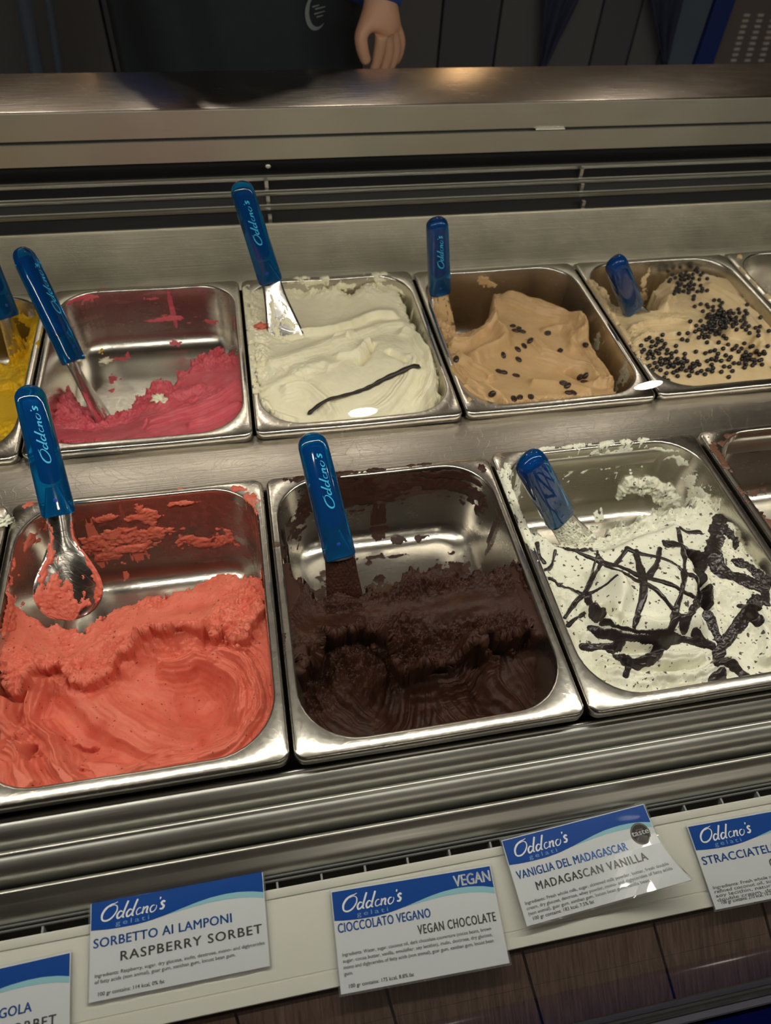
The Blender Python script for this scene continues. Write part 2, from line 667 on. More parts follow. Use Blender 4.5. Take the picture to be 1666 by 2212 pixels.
# front air louvers (three rolled aluminium blades)
fl = [(-0.0035, -0.020, -2.675), (-0.0240, -0.030, -3.037), (-0.0480, -0.040, -3.545)]
for i, (y, z, s) in enumerate(fl):
    y = CP[1] + (z - CP[2]) / s
    prof = [(y + 0.0035, z - 0.010), (y + 0.003, z - 0.003), (y + 0.0014, z - 0.0002), (y, z), (y - 0.0015, z - 0.0010), (y - 0.005, z - 0.0018), (y - 0.0095, z - 0.0042), (y - 0.0135, z - 0.0090), (y - 0.0165, z - 0.0160), (y - 0.0180, z - 0.0230), (y - 0.0185, z - 0.031)]
    if i == 2:
        prof = prof[:4] + [(y - 0.0015, z - 0.0018), (y - 0.0045, z - 0.0050), (y - 0.0085, z - 0.0075), (y - 0.0125, z - 0.0105), (y - 0.0152, z - 0.0150), (y - 0.0165, z - 0.021), (y - 0.017, z - 0.03)]
    cpart('air_louver', extrude_profile(thick_sheet([tuple(q) for q in catmull(prof, 4)], 0.0012), X0, X1), M['alu'], True, auto=50)
for k in range(2):        # fine ribs at the foot of the lowest blade
    yy = -0.0655 - 0.0026 * k
    zz = -0.0575 - 0.0022 * k
    cpart('drip_rib', extrude_profile([(yy, zz), (yy - 0.0012, zz + 0.0006), (yy - 0.0018, zz - 0.0006), (yy - 0.001, zz - 0.004), (yy, zz - 0.004)], X0, X1), M['grey_plastic'], True, auto=50)
cpart('grille_tray', box_geo(X0, X1, -0.079, -0.060, -0.082, -0.080), M['grey_plastic'])
cpart('grille_rail', box_geo(X0, X1, -0.0762, -0.0745, -0.0725, -0.0635, 0.0004), M['grey_plastic'])
x = X0 + 0.012
while x < X1 - 0.02:
    cpart('grille_rib', box_geo(x, x + 0.0016, -0.0765, -0.0695, -0.080, -0.0605), M['grey_plastic'])
    x += 0.0348
# white price rail: sloped ticket plate with raised borders
def SL(t, n=0.0):      # point at distance t down the slope of the rail, n above it
    a = (-0.0757, -0.0597)
    d = np.array([-0.9848, -0.1736])
    q = np.array(a) + d * t + np.array([-0.1736, 0.9848]) * n
    return (q[0], q[1])


RL = 0.0708
cpart('price_rail', extrude_profile([SL(-0.0010, -0.006), SL(-0.0008, 0.0006), SL(0, 0.0014), SL(0.0048, 0.0014), SL(0.0056, 0.0010), SL(0.0060, -0.0002), SL(0.0072, -0.0002), SL(0.0075, 0.0004), SL(0.0588, 0.0004), SL(0.0592, -0.0002), SL(0.0600, -0.0002), SL(0.0604, 0.0010), SL(RL - 0.0006, 0.0012), SL(RL, 0.0004), SL(RL, -0.006)], X0, X1), M['white'], True, auto=30)
# floor boards mirrored in the glass, put in as planks below the rail
joints = [X0, -0.48, -0.36, -0.25, -0.14, -0.03, 0.08, 0.19, 0.300, 0.409, 0.519, 0.614, 0.72, 0.83, 0.95, 1.07, 1.19, 1.31, 1.43, X1]
A0 = np.array([-0.1455, -0.0800])
A1 = np.array([-0.1945, -0.1180])
dA = (A1 - A0) / np.linalg.norm(A1 - A0)
nO = np.array([dA[1], -dA[0]])          # outward: up and to the customers
if nO[1] < 0:
    nO = -nO
LA = np.linalg.norm(A1 - A0)
for i in range(len(joints) - 1):
    for (a, b) in ((0.0, 0.44), (0.446, 1.0)):
        xa, xb = joints[i] + 0.0012, joints[i + 1] - 0.0012
        skew = 0.010
        c = []
        n0 = 0.0015 + 0.0003 * ((i * 7) % 3 - 1)
        for (tt, xx) in ((a, xa), (a, xb), (b, xb), (b, xa)):
            q = A0 + dA * LA * tt
            c.append((xx + skew * tt, q[0], q[1]))
        V = []
        for nn in (0.0, n0 + 0.001):
            V += [(q[0], q[1] + nO[0] * nn, q[2] + nO[1] * nn) for q in c]
        cpart('reflected_plank', (V, [(0, 1, 2, 3), (7, 6, 5, 4), (0, 4, 5, 1), (1, 5, 6, 2), (2, 6, 7, 3), (3, 7, 4, 0)]), M['wood'])
cpart('reflected_floor_backing', extrude_profile([tuple(A0 - nO * 0.0002), tuple(A1 - nO * 0.0002), tuple(A1 - nO * 0.004), tuple(A0 - nO * 0.004)], X0, X1), M['black'])
cpart('glass_channel', extrude_profile(thick_sheet([(-0.1935, -0.128), (-0.1935, -0.1195), (-0.1955, -0.1178), (-0.1975, -0.1195), (-0.1985, -0.126), (-0.2045, -0.126), (-0.2055, -0.120), (-0.2068, -0.1195)], 0.0012), X0, X1), M['black'], True, auto=40)
cpart('edge_trim', extrude_profile([(-0.2055, -0.128), (-0.2055, -0.1215), (-0.2065, -0.1205), (-0.2115, -0.1205), (-0.2125, -0.1215), (-0.2125, -0.128)], X0, X1), M['trim'], True, auto=40)
cpart('blue_front', extrude_profile([(-0.2130, -0.128), (-0.2140, -0.1265), (-0.25, -0.1275), (-0.262, -0.131), (-0.27, -0.14), (-0.272, -0.16), (-0.272, FLOOR + 0.002), (-0.20, FLOOR + 0.002), (-0.20, -0.128)], X0, X1), M['blue_panel'], True, auto=30)
cpart('end_wall', merge([box_geo(X0 - 0.02, X0, -0.19, 0.95, FLOOR + 0.002, -0.02)]), M['black'])
cpart('end_wall', merge([box_geo(X1, X1 + 0.02, -0.19, 0.95, FLOOR + 0.002, -0.02)]), M['black'])

# curved glass front
GP = catmull([(-0.2015, -0.122), (-0.186, 0.0), (-0.162, 0.10), (-0.132, 0.20), (-0.094, 0.29), (-0.048, 0.37), (0.012, 0.440), (0.085, 0.492)], 16)
mg, nt, b = new_mat('case_glass')
nt.nodes.remove(b)
tr = nt.nodes.new('ShaderNodeBsdfTransparent')
tr.inputs[0].default_value = (0.975, 0.98, 0.97, 1)
gl = nt.nodes.new('ShaderNodeBsdfGlossy')
gl.inputs['Roughness'].default_value = 0.0
gl.inputs['Color'].default_value = (1, 1, 1, 1)
fr = nt.nodes.new('ShaderNodeFresnel')
fr.inputs[0].default_value = 1.5
geo = nt.nodes.new('ShaderNodeNewGeometry')
inv = nt.nodes.new('ShaderNodeMath')
inv.operation = 'SUBTRACT'
inv.inputs[0].default_value = 1.0
nt.links.new(geo.outputs['Backfacing'], inv.inputs[1])
mu = nt.nodes.new('ShaderNodeMath')
mu.operation = 'MULTIPLY'
nt.links.new(fr.outputs[0], mu.inputs[0])
nt.links.new(inv.outputs[0], mu.inputs[1])
mxs = nt.nodes.new('ShaderNodeMixShader')
nt.links.new(mu.outputs[0], mxs.inputs[0])
nt.links.new(tr.outputs[0], mxs.inputs[1])
nt.links.new(gl.outputs[0], mxs.inputs[2])
nt.links.new(mxs.outputs[0], nt.nodes['Material Output'].inputs[0])
M['glass'] = mg
gprof = thick_sheet([tuple(q) for q in GP], 0.005)
o = cpart('front_glass', extrude_profile(gprof, X0 + 0.002, X1 - 0.002), M['glass'], True, auto=40)
import bmesh
bm = bmesh.new()
bm.from_mesh(o.data)
bmesh.ops.recalc_face_normals(bm, faces=bm.faces[:])
bm.to_mesh(o.data)
bm.free()
# head profile that carries the light strip and the glass top
cpart('light_profile', extrude_profile([(0.078, 0.4985), (0.090, 0.500), (0.122, 0.500), (0.124, 0.510), (0.118, 0.520), (0.086, 0.520), (0.076, 0.510)], X0, X1), M['alu'], True, auto=30)
for xx in (X0 + 0.01, X1 - 0.01):
    cpart('glass_post', merge([box_geo(xx - 0.008, xx + 0.008, 0.092, 0.108, -0.02, 0.50, 0.002)]), M['alu'])

# ------------------------------------------------------------------ gelato pans
def rrect(x0, x1, y0, y1, r, n=10, m=8):
    """counter-clockwise loop with constant point count"""
    out = []
    cs = [(x1 - r, y0 + r, -90), (x1 - r, y1 - r, 0), (x0 + r, y1 - r, 90), (x0 + r, y0 + r, 180)]
    for k, (cx, cy, a0) in enumerate(cs):
        for i in range(n + 1):
            a = math.radians(a0 + 90 * i / n)
            out.append((cx + r * math.cos(a), cy + r * math.sin(a)))
        nx, ny, na = cs[(k + 1) % 4]
        p = np.array(out[-1])
        a = math.radians(na)
        q = np.array((nx + r * math.cos(a), ny + r * math.sin(a)))
        for i in range(1, m):
            out.append(tuple(p + (q - p) * i / m))
    return out


class Pan:
    RO = 0.050      # radius of the opening's corners

    def __init__(self, x0, x1, y0, y1, depth, label, z=0.0, mat='pan_steel', lip=0.0):
        self.x0, self.x1, self.y0, self.y1, self.depth = x0, x1, y0, y1, depth
        self.ox0, self.ox1, self.oy0, self.oy1 = x0 + 0.0085, x1 - 0.0085, y0 + 0.0125, y1 - 0.0085
        self.cove = 0.024
        self.z = z
        loops = []
        e = 0.0
        for (ins, zz, r) in [(-0.0, -0.010, 0.010), (0.0, -0.003, 0.010), (0.0008, -0.001, 0.010), (0.0025, 0.0, 0.009)]:
            loops.append([(p[0], p[1], zz) for p in rrect(x0 + ins, x1 - ins, y0 + ins, y1 - ins, max(r - ins * 0.3, 0.003))])
        R = self.RO
        o = (self.ox0, self.ox1, self.oy0, self.oy1)
        prof = [(-0.0022, 0.0), (-0.0008, -0.0003), (0.0, -0.0012), (0.0006, -0.003)]
        wz = self.depth - self.cove
        for t in (0.35, 0.7, 1.0):
            prof.append((0.0006 + 0.008 * t, -0.003 - (wz - 0.003) * t))
        for a in (20, 40, 60, 75, 90):
            aa = math.radians(a)
            prof.append((0.0086 + self.cove * (1 - math.cos(aa)), -wz - self.cove * math.sin(aa)))
        for ins, zz in prof:
            loops.append([(p[0], p[1], zz) for p in rrect(o[0] + ins, o[1] - ins, o[2] + ins, o[3] - ins, max(R - ins, 0.008))])
        n = len(loops[0])
        V = [q for l in loops for q in l]
        F = []
        for i in range(len(loops) - 1):
            for j in range(n):
                k = (j + 1) % n
                F.append((i * n + j, i * n + k, (i + 1) * n + k, (i + 1) * n + j))
        c = len(V)
        V.append(((o[0] + o[1]) / 2, (o[2] + o[3]) / 2, -self.depth - 0.0004))
        L = (len(loops) - 1) * n
        for j in range(n):
            F.append((L + j, L + (j + 1) % n, c))
        V = np.array(V)
        # hand-bent rims: a millimetre of waviness
        V[:, 2] += 0.0006 * np.sin(V[:, 0] * 31 + x0 * 50) * np.cos(V[:, 1] * 23 + y0 * 9) * (V[:, 2] > -0.02) + z
        self.obj = mesh_obj('gelato_pan', V, F, M[mat], None, True, local=(x0, y0, 0), auto=60)
        self.obj.location = (x0, y0, 0)
        sm = self.obj.modifiers.new('wall', 'SOLIDIFY')
        sm.thickness = 0.0009
        sm.offset = -1
        tag(self.obj, label, 'pan', 'steel gelato pans in the case')

    def inset(self, X, Y):
        """distance inside the opening (negative on the flange)"""
        cx, cy = (self.ox0 + self.ox1) / 2, (self.oy0 + self.oy1) / 2
        hx, hy = (self.ox1 - self.ox0) / 2, (self.oy1 - self.oy0) / 2
        r = self.RO
        qx = np.abs(X - cx) - (hx - r)
        qy = np.abs(Y - cy) - (hy - r)
        d = np.sqrt(np.maximum(qx, 0) ** 2 + np.maximum(qy, 0) ** 2) + np.minimum(np.maximum(qx, qy), 0) - r
        return -d

    def floor(self, X, Y):
        d = self.inset(X, Y)
        wz = self.depth - self.cove
        wall = -0.003 - (wz - 0.003) * np.clip((d - 0.0006) / 0.008, 0, 1)
        t = np.clip((d - 0.0086) / self.cove, 0, 1)
        cv = -wz - self.cove * np.sqrt(np.maximum(0, 1 - (1 - t) ** 2))
        f = np.where(d < 0.0006, np.where(d < 0, 0.0, -0.003 * d / 0.0006), np.where(d < 0.0086, wall, cv))
        # beyond the outer edge
        out = (X < self.x0 + 0.001) | (X > self.x1 - 0.001) | (Y < self.y0 + 0.001) | (Y > self.y1 - 0.001)
        return np.where(out, 0.5, f) + self.z

    def wallpt(self, s, z):
        """s runs along the back wall to the right from the back-left corner, negative down the left wall"""
        r = self.RO
        Lb = (self.ox1 - self.ox0) - 2 * r
        ca = PI / 2 * r
        ins = 0.0006 + 0.008 * np.clip((-z - 0.003) / (self.depth - self.cove - 0.003), 0, 1)
        ins = np.where(z > -0.003, 0.0, ins)
        t = np.clip((-z - (self.depth - self.cove)) / self.cove, 0, 0.999)
        ins = ins + self.cove * (1 - np.sqrt(1 - t * t)) * (t > 0)
        X = np.zeros_like(s)
        Y = np.zeros_like(s)
        NX = np.zeros_like(s)
        NY = np.zeros_like(s)
        m = (s >= 0) & (s <= Lb)
        X = np.where(m, self.ox0 + r + s, X)
        Y = np.where(m, self.oy1, Y)
        NY = np.where(m, -1.0, NY)
        m = (s < 0) & (s >= -ca)
        a = PI / 2 - s / r
        X = np.where(m, self.ox0 + r + r * np.cos(a), X)
        Y = np.where(m, self.oy1 - r + r * np.sin(a), Y)
        NX = np.where(m, -np.cos(a), NX)
        NY = np.where(m, -np.sin(a), NY)
        m = s < -ca
        X = np.where(m, self.ox0, X)
        Y = np.where(m, self.oy1 - r + (s + ca), Y)
        NX = np.where(m, 1.0, NX)
        m = (s > Lb) & (s <= Lb + ca)
        a = PI / 2 - (s - Lb) / r
        X = np.where(m, self.ox1 - r + r * np.cos(a), X)
        Y = np.where(m, self.oy1 - r + r * np.sin(a), Y)
        NX = np.where(m, -np.cos(a), NX)
        NY = np.where(m, -np.sin(a), NY)
        m = s > Lb + ca
        X = np.where(m, self.ox1, X)
        Y = np.where(m, self.oy1 - r - (s - Lb - ca), Y)
        NX = np.where(m, -1.0, NX)
        return X + NX * ins, Y + NY * ins, NX, NY

    def smear_wall(self, blobs, mat, thick=0.0022, s0=None, s1=None, z0=None, z1=-0.001, res=0.0010, seed=1, nx=90, nz=130, amp=0.9, thr=0.55, name='smear', flat=False):
        """blobs: (s, z, rs, rz, strength)"""
        B = np.array(blobs)
        s0 = B[:, 0].min() - B[:, 2].max() * 1.3 if s0 is None else s0
        s1 = B[:, 0].max() + B[:, 2].max() * 1.3 if s1 is None else s1
        z0 = -self.depth + 0.004 if z0 is None else z0
        ns = int((s1 - s0) / res) + 2
        nz_ = int((z1 - z0) / res) + 2
        S, Zz = np.meshgrid(np.linspace(s0, s1, ns), np.linspace(z0, z1, nz_))
        m = np.zeros_like(S)
        for (a, bz, rs, rz, st) in blobs:
            m = np.maximum(m, st * np.exp(-((S - a) / rs) ** 2 - ((Zz - bz) / rz) ** 2))
        n = fbm(S * nx, Zz * nz, 5, seed, 0.62)
        n2 = ridged(S * nx * 2.4, Zz * nz * 1.6, 4, seed + 40)
        v = m * 1.15 + amp * n * (m > 0.02) - thr
        t = np.clip(v * 2.2, 0, 1) ** 0.6
        T = np.where(v > 0, t * thick * ((0.55 + 0.45 * n2) if not flat else 1.0), -0.0006)
        X, Y, NX, NY = self.wallpt(S, Zz)
        V = np.stack([X + NX * T, Y + NY * T, Zz + self.z], -1).reshape(-1, 3)
        return grid_obj(name, V, (v > 0), mat, self.obj)

    def smear_flat(self, blobs, mat, thick=0.0018, res=0.0009, seed=3, nsc=110, amp=0.9, thr=0.55, name='smear', bbox=None, aniso=1.0, flat=False):
        """blobs in world x,y on the pan floor or flange: (x, y, rx, ry, strength)"""
        B = np.array(blobs)
        if bbox is None:
            bbox = (B[:, 0] - B[:, 2] * 1.5).min(), (B[:, 0] + B[:, 2] * 1.5).max(), (B[:, 1] - B[:, 3] * 1.5).min(), (B[:, 1] + B[:, 3] * 1.5).max()
        X, Y = np.meshgrid(np.arange(bbox[0], bbox[1], res), np.arange(bbox[2], bbox[3], res))
        m = np.zeros_like(X)
        for (a, bb, rx, ry, st) in blobs:
            m = np.maximum(m, st * np.exp(-((X - a) / rx) ** 2 - ((Y - bb) / ry) ** 2))
        n = fbm(X * nsc, Y * nsc * aniso, 5, seed, 0.62)
        n2 = ridged(X * nsc * 2, Y * nsc * 2, 4, seed + 11)
        v = m * 1.15 + amp * n * (m > 0.02) - thr
        t = np.clip(v * 2.2, 0, 1) ** 0.6
        f = self.floor(X, Y)
        v = np.where(f > 0.2, -1, v)
        T = np.where(v > 0, t * thick * ((0.5 + 0.5 * n2) if not flat else 1.0) + 0.0003, -0.0005)
        f = np.where(f > 0.2, self.z, f)
        V = np.stack([X, Y, f + T], -1).reshape(-1, 3)
        return grid_obj(name, V, (v > 0), mat, self.obj)


def grid_obj(name, V, keep, mat, parent, kind='stuff', trim=True):
    ny, nx = keep.shape
    idx = np.arange(ny * nx).reshape(ny, nx)
    k = keep[:-1, :-1] | keep[1:, :-1] | keep[:-1, 1:] | keep[1:, 1:]
    F = np.stack([idx[:-1, :-1][k], idx[:-1, 1:][k], idx[1:, 1:][k], idx[1:, :-1][k]], 1)
    if len(F) == 0:
        return None
    used = np.unique(F)
    rm = np.zeros(ny * nx, dtype=np.int64)
    rm[used] = np.arange(len(used))
    F = rm[F]
    V = V[used]
    loc = (0, 0, 0)
    if parent is not None:
        loc = np.array(parent.location)
    o = mesh_obj(name, V, F, mat, parent, True, local=loc)
    if kind:
        o['kind'] = kind
    return o


pans = {}
PW = 0.2500
pans['outer_front'] = Pan(-0.2525, -0.0030, 0.001, 0.307, 0.10, 'gelato pan at the left end of the front row, only its rim corner showing')
pans['raspberry'] = Pan(0.0000, 0.2488, 0.000, 0.3070, 0.125, 'front row steel pan with coral red sorbet, first from the left')
pans['chocolate'] = Pan(0.2518, 0.4978, -0.0012, 0.3062, 0.098, 'front row steel pan with dark chocolate gelato, its back floor scraped bare')
pans['stracciatella'] = Pan(0.5010, 0.7500, -0.0020, 0.3110, 0.105, 'front row steel pan with white chocolate-drizzled gelato')
pans['brown_edge'] = Pan(0.7560, 1.0050, 0.0000, 0.3125, 0.105, 'front row steel pan at the right edge, brown smears on its rim')
pans['mango'] = Pan(-0.2540, -0.0060, 0.3730, 0.6900, 0.10, 'back row steel pan with yellow sorbet at the left edge')
pans['pink'] = Pan(-0.0030, 0.2435, 0.3750, 0.6910, 0.088, 'back row steel pan with a little pink sorbet left in it')
pans['vanilla'] = Pan(0.2465, 0.4885, 0.3755, 0.6895, 0.100, 'back row steel pan with cream white gelato')
pans['coffee'] = Pan(0.4925, 0.7360, 0.3765, 0.6860, 0.105, 'back row steel pan with light brown coffee gelato')
pans['pearl'] = Pan(0.7405, 0.9880, 0.3790, 0.6860, 0.100, 'back row steel pan with beige gelato under black chocolate pearls')
pans['empty_corner'] = Pan(0.9915, 1.2390, 0.3790, 0.6880, 0.100, 'back row steel pan at the right edge beyond the pearl gelato')


# ------------------------------------------------------------------ gelato sculpting
class Gelato:
    def __init__(self, pan, nx, ny, over=0.0, warp=0.0015, seed=1):
        self.p = pan
        self.seed = seed
        self.nx, self.ny = nx, ny
        x0, x1, y0, y1 = pan.x0 - over, pan.x1 + over, pan.y0, pan.y1
        self.bb = (x0, x1, y0, y1)
        self.GX, self.GY = np.meshgrid(np.linspace(x0, x1, nx), np.linspace(y0, y1, ny))
        wx = fbm(self.GX * 45, self.GY * 45, 3, seed + 2) * warp * 2
        wy = fbm(self.GX * 45, self.GY * 45, 3, seed + 8) * warp * 2
        self.X = self.GX + wx
        self.Y = self.GY + wy
        self.F = pan.floor(self.GX, self.GY)
        self.h = np.zeros_like(self.X)
        self.dx = np.zeros_like(self.X)
        self.dy = np.zeros_like(self.X)

    def base(self, ctrl):
        P = [(*Zp(u, v, z)[:2], z) for (u, v, z) in ctrl]
        self.h = tps(P, self.X, self.Y)

    def foot(self, pts, z=-0.05, low=-0.3, edge=0.004, noise=0.004, nsc=60, rnd=0.0):
        sdf = poly_sdf(self.X, self.Y, XY(pts, z))
        sdf = sdf + 2.2 * noise * fbm(self.GX * nsc, self.GY * nsc, 6, self.seed + 21, 0.68)
        self.h = self.h + noise * 0.9 * fbm(self.GX * 130, self.GY * 130, 5, self.seed + 23, 0.66) * np.exp(-(sdf / 0.009) ** 2)
        k = sstep(edge, -edge, sdf)
        if rnd > 0:     # rounded shoulder before the edge
            q = np.clip(-sdf / rnd, 0, 1)
            self.h = self.h - rnd * 0.7 * (1 - np.sqrt(1 - (1 - q) ** 2))
        self.h = self.h * k + low * (1 - k)

    def slab(self, pts, height, z=-0.04, edge=0.0025, noise=0.005, nsc=70, seed=0, over=0.0):
        sdf = poly_sdf(self.X, self.Y, XY(pts, z)) + 2.0 * noise * fbm(self.GX * nsc, self.GY * nsc, 4, self.seed + 31 + seed, 0.42)
        k = sstep(edge, -edge, sdf)
        self.h = self.h + noise * 0.8 * (fbm(self.GX * 120, self.GY * 120, 5, self.seed + 33, 0.68) + .2) * np.exp(-((sdf + .003) / 0.008) ** 2)
        self.h = self.h + height * k
        if over > 0:      # lean the rim of the slab outward so it overhangs
            gy, gx = np.gradient(k)
            L = np.sqrt(gx ** 2 + gy ** 2) + 1e-6
            self.dx -= over * gx / L * k * (k < 0.97) * (L > 0.01)
            self.dy -= over * gy / L * k * (k < 0.97) * (L > 0.01)
        return k

    def fold(self, pts, height, wl, wr, z=-0.03, t0=0.1, t1=0.1, grooves=0.0, gl=0.0022, sm=8):
        height = height * 1.35
        grooves = grooves * 1.3
        """ridge; wl/wr widths on the left/right of the drawing direction; grooves = spatula streaks running along it"""
        P = catmull(XY(pts, z), sm)
        d, s, t = seg_dist(self.X, self.Y, P)
        w = np.where(s > 0, wl, wr)
        tp = sstep(0, max(t0, 1e-3), t) * sstep(0, max(t1, 1e-3), 1 - t)
        e = np.exp(-(d / w) ** 2)
        self.h = self.h + height * e * tp
        if grooves:
            sd = d * s
            n = 0.6 * fbm(self.GX * 20, self.GY * 20, 2, self.seed + 5)
            g = np.sin(2 * PI * (sd / gl + n)) * 0.5 + np.sin(2 * PI * (sd / gl * 0.43 + 2 * n)) * 0.8
            self.h = self.h + grooves * g * np.exp(-(d / (max(wl, wr) * 1.6)) ** 2) * tp

    def streaks(self, c, ang, rad, a, lam, z=-0.04, curve=0.0, fan=0.0):
        """combed streaks inside a soft disc"""
        q = Zp(c[0], c[1], z)
        X = self.X - q[0]
        Y = self.Y - q[1]
        ca, sa = math.cos(math.radians(ang)), math.sin(math.radians(ang))
        u = X * ca + Y * sa
        v = -X * sa + Y * ca + curve * u * u
        v = v / (1 + fan * u)
        n = fbm(self.GX * 12, self.GY * 12, 2, self.seed + 61)
        rr = vnoise(v / lam * 1.1, u * 7, self.seed) * 1.6 + 0.7 * vnoise(v / lam * 3.1, u * 10, self.seed + 3) + 0.35 * np.sin(2 * PI * (v / lam + 0.8 * n))
        self.h += a * rr * np.exp(-((X * X + Y * Y) / rad ** 2) ** 1.5)

    def blobmask(self, blobs, z=-0.04):
        m = np.zeros_like(self.X)
        for b in blobs:
            q = Zp(b[0], b[1], z)
            m = np.maximum(m, (b[4] if len(b) > 4 else 1) * np.exp(-((self.X - q[0]) / b[2]) ** 2 - ((self.Y - q[1]) / b[3]) ** 2))
        return m

    def rough(self, blobs, amp, sc=90, z=-0.04, oct=5, everywhere=0.0, gain=0.6):
        amp = amp * 1.7
        m = self.blobmask(blobs, z) if blobs else 0
        m = np.maximum(m, everywhere)
        r = ridged(self.GX * sc, self.GY * sc, oct, self.seed + 77, gain)
        f = fbm(self.GX * sc * 0.7, self.GY * sc * 0.7, oct, self.seed + 90, gain)
        self.h += amp * m * (0.45 * r + 1.1 * f)

    def bump(self, blobs, amp, z=-0.04):
        self.h += amp * self.blobmask(blobs, z)

    def cracks(self, pts, depth, w, z=-0.04, n=0.003):
        P = catmull(XY(pts, z), 8)
        X = self.X + n * fbm(self.GX * 120, self.GY * 120, 4, self.seed + 3)
        Y = self.Y + n * fbm(self.GX * 120, self.GY * 120, 4, self.seed + 6)
        d, s, t = seg_dist(X, Y, P)
        self.h -= depth * np.exp(-(d / w) ** 2) * sstep(0, .15, t) * sstep(0, .15, 1 - t)

    def fine(self, a=0.0006, sc=60, seed=0):
        self.h += a * fbm(self.GX * sc, self.GY * sc, 4, self.seed + seed)

    def height(self, x, y):
        x0, x1, y0, y1 = self.bb
        i = np.clip((x - x0) / (x1 - x0) * (self.nx - 1), 0, self.nx - 1.001)
        j = np.clip((y - y0) / (y1 - y0) * (self.ny - 1), 0, self.ny - 1.001)
        i0, j0 = int(i), int(j)
        a, b = i - i0, j - j0
        H = self.h
        return (H[j0, i0] * (1 - a) + H[j0, i0 + 1] * a) * (1 - b) + (H[j0 + 1, i0] * (1 - a) + H[j0 + 1, i0 + 1] * a) * b

    def surf(self, u, v, z=-0.03):
        """where the sight line through (u,v) meets the surface"""
        d = ray(u, v)
        lo = None
        t = (0.06 - CP[2]) / d[2]
        for k in range(260):
            q = CP + d * t
            if self.bb[0] < q[0] < self.bb[1] and self.bb[2] < q[1] < self.bb[3]:
                if q[2] <= max(self.height(q[0], q[1]), float(self.p.floor(q[0:1], q[1:2])[0]) if 0 else -9):
                    return q
            t += 0.0007 / abs(d[2])
        return Zp(u, v, z)

    def normal(self, x, y, e=0.0015):
        n = Vector((self.height(x - e, y) - self.height(x + e, y), self.height(x, y - e) - self.height(x, y + e), 2 * e))
        return n.normalized()

    def build(self, mat, label, cat='gelato', eps=0.0):
        keep = self.h > self.F + eps
        V = np.stack([self.GX + self.dx, self.GY + self.dy, np.maximum(self.h, np.where(self.F > 0.2, self.p.z - 0.003, self.F - 0.004))], -1)
        # the last row of vertices under the pan skin is lowered just out of sight
        o = grid_obj('gelato', V.reshape(-1, 3), keep, mat, None, kind=None)
        loc = np.array([(self.p.x0 + self.p.x1) / 2, (self.p.y0 + self.p.y1) / 2, -self.p.depth])
        n = len(o.data.vertices)
        co = np.zeros(n * 3, dtype=np.float32)
        o.data.vertices.foreach_get('co', co)
        co = (co.reshape(-1, 3) - loc).astype(np.float32)
        o.data.vertices.foreach_set('co', co.ravel())
        o.location = loc
        o.data.update()
        tag(o, label, cat, 'gelato in the pans')
        self.obj = o
        self.keep = keep
        return o

    def layer(self, name, v, mat, thick, round_=2.0):
        """a coating that lies on the gelato where v > 0 (a child part)"""
        t = np.clip(v * round_, 0, 1) ** 0.5
        keep = (v > 0) & (self.h > self.F)
        V = np.stack([self.GX + self.dx, self.GY + self.dy, self.h + np.where(v > 0, t * thick + 0.0001, -0.0004)], -1).reshape(-1, 3)
        return grid_obj(name, V, keep, mat, self.obj, kind=None)

M['rasp'] = gelato_mat('coral_sorbet', (0.66, 0.13, 0.085), (0.74, 0.20, 0.13), 0.35, speck=(0.22, 0.03, 0.02), speck_scale=260, speck_amt=0.15, rad=(1.0, 0.35, 0.2), sss=0.2)
M['pinks'] = gelato_mat('pink_sorbet', (0.60, 0.07, 0.10), (0.70, 0.15, 0.18), 0.36, speck=(0.22, 0.02, 0.03), speck_scale=300, speck_amt=0.10, rad=(1.0, 0.35, 0.3), sss=0.2)
M['choc'] = gelato_mat('dark_chocolate_gelato', (0.024, 0.0085, 0.0050), (0.050, 0.018, 0.0105), 0.36, sss=0.0)
M['choc'].node_tree.nodes['Principled BSDF'].inputs['Specular IOR Level'].default_value = 0.3
M['vanilla'] = gelato_mat('vanilla_gelato', (0.86, 0.80, 0.57), (0.90, 0.85, 0.65), 0.42, speck=(0.25, 0.2, 0.1), speck_scale=330, speck_amt=0.04, rad=(1.0, 0.8, 0.5), fine=0.0003)
M['strac'] = gelato_mat('white_chip_gelato', (0.80, 0.79, 0.64), (0.86, 0.85, 0.72), 0.42, speck=(0.10, 0.08, 0.07), speck_scale=230, speck_amt=0.21, rad=(1.0, 0.8, 0.5), chips=[((0.09, 0.075, 0.065), 110, 0.20)])
M['coffee'] = gelato_mat('coffee_gelato', (0.54, 0.345, 0.165), (0.61, 0.40, 0.205), 0.36, rad=(1.0, 0.6, 0.35), fine=0.0003)
M['pearl'] = gelato_mat('beige_gelato', (0.68, 0.51, 0.28), (0.75, 0.58, 0.35), 0.33, rad=(1.0, 0.7, 0.4), fine=0.0003)
M['mango'] = gelato_mat('yellow_sorbet', (0.70, 0.40, 0.006), (0.76, 0.47, 0.012), 0.36, rad=(1.0, 0.6, 0.1))
M['drizzle'] = plain('dark_chocolate_drizzle', (0.022, 0.015, 0.015), 0.30)
M['brown_smear'] = plain('dried_brown_smear', (0.13, 0.055, 0.03), 0.5)
M['choc_smear'] = gelato_mat('chocolate_smear', (0.035, 0.012, 0.008), (0.055, 0.020, 0.012), 0.42, sss=0.0)
M['rasp_film'] = film_mat('thin_red_film', (0.30, 0.075, 0.055), 0.62)
M['pink_film'] = film_mat('thin_pink_film', (0.16, 0.04, 0.05), 0.16)
M['cream_film'] = film_mat('thin_cream_film', (0.65, 0.64, 0.52), 0.5)
M['brown_film'] = film_mat('thin_brown_film', (0.09, 0.04, 0.025), 0.65)

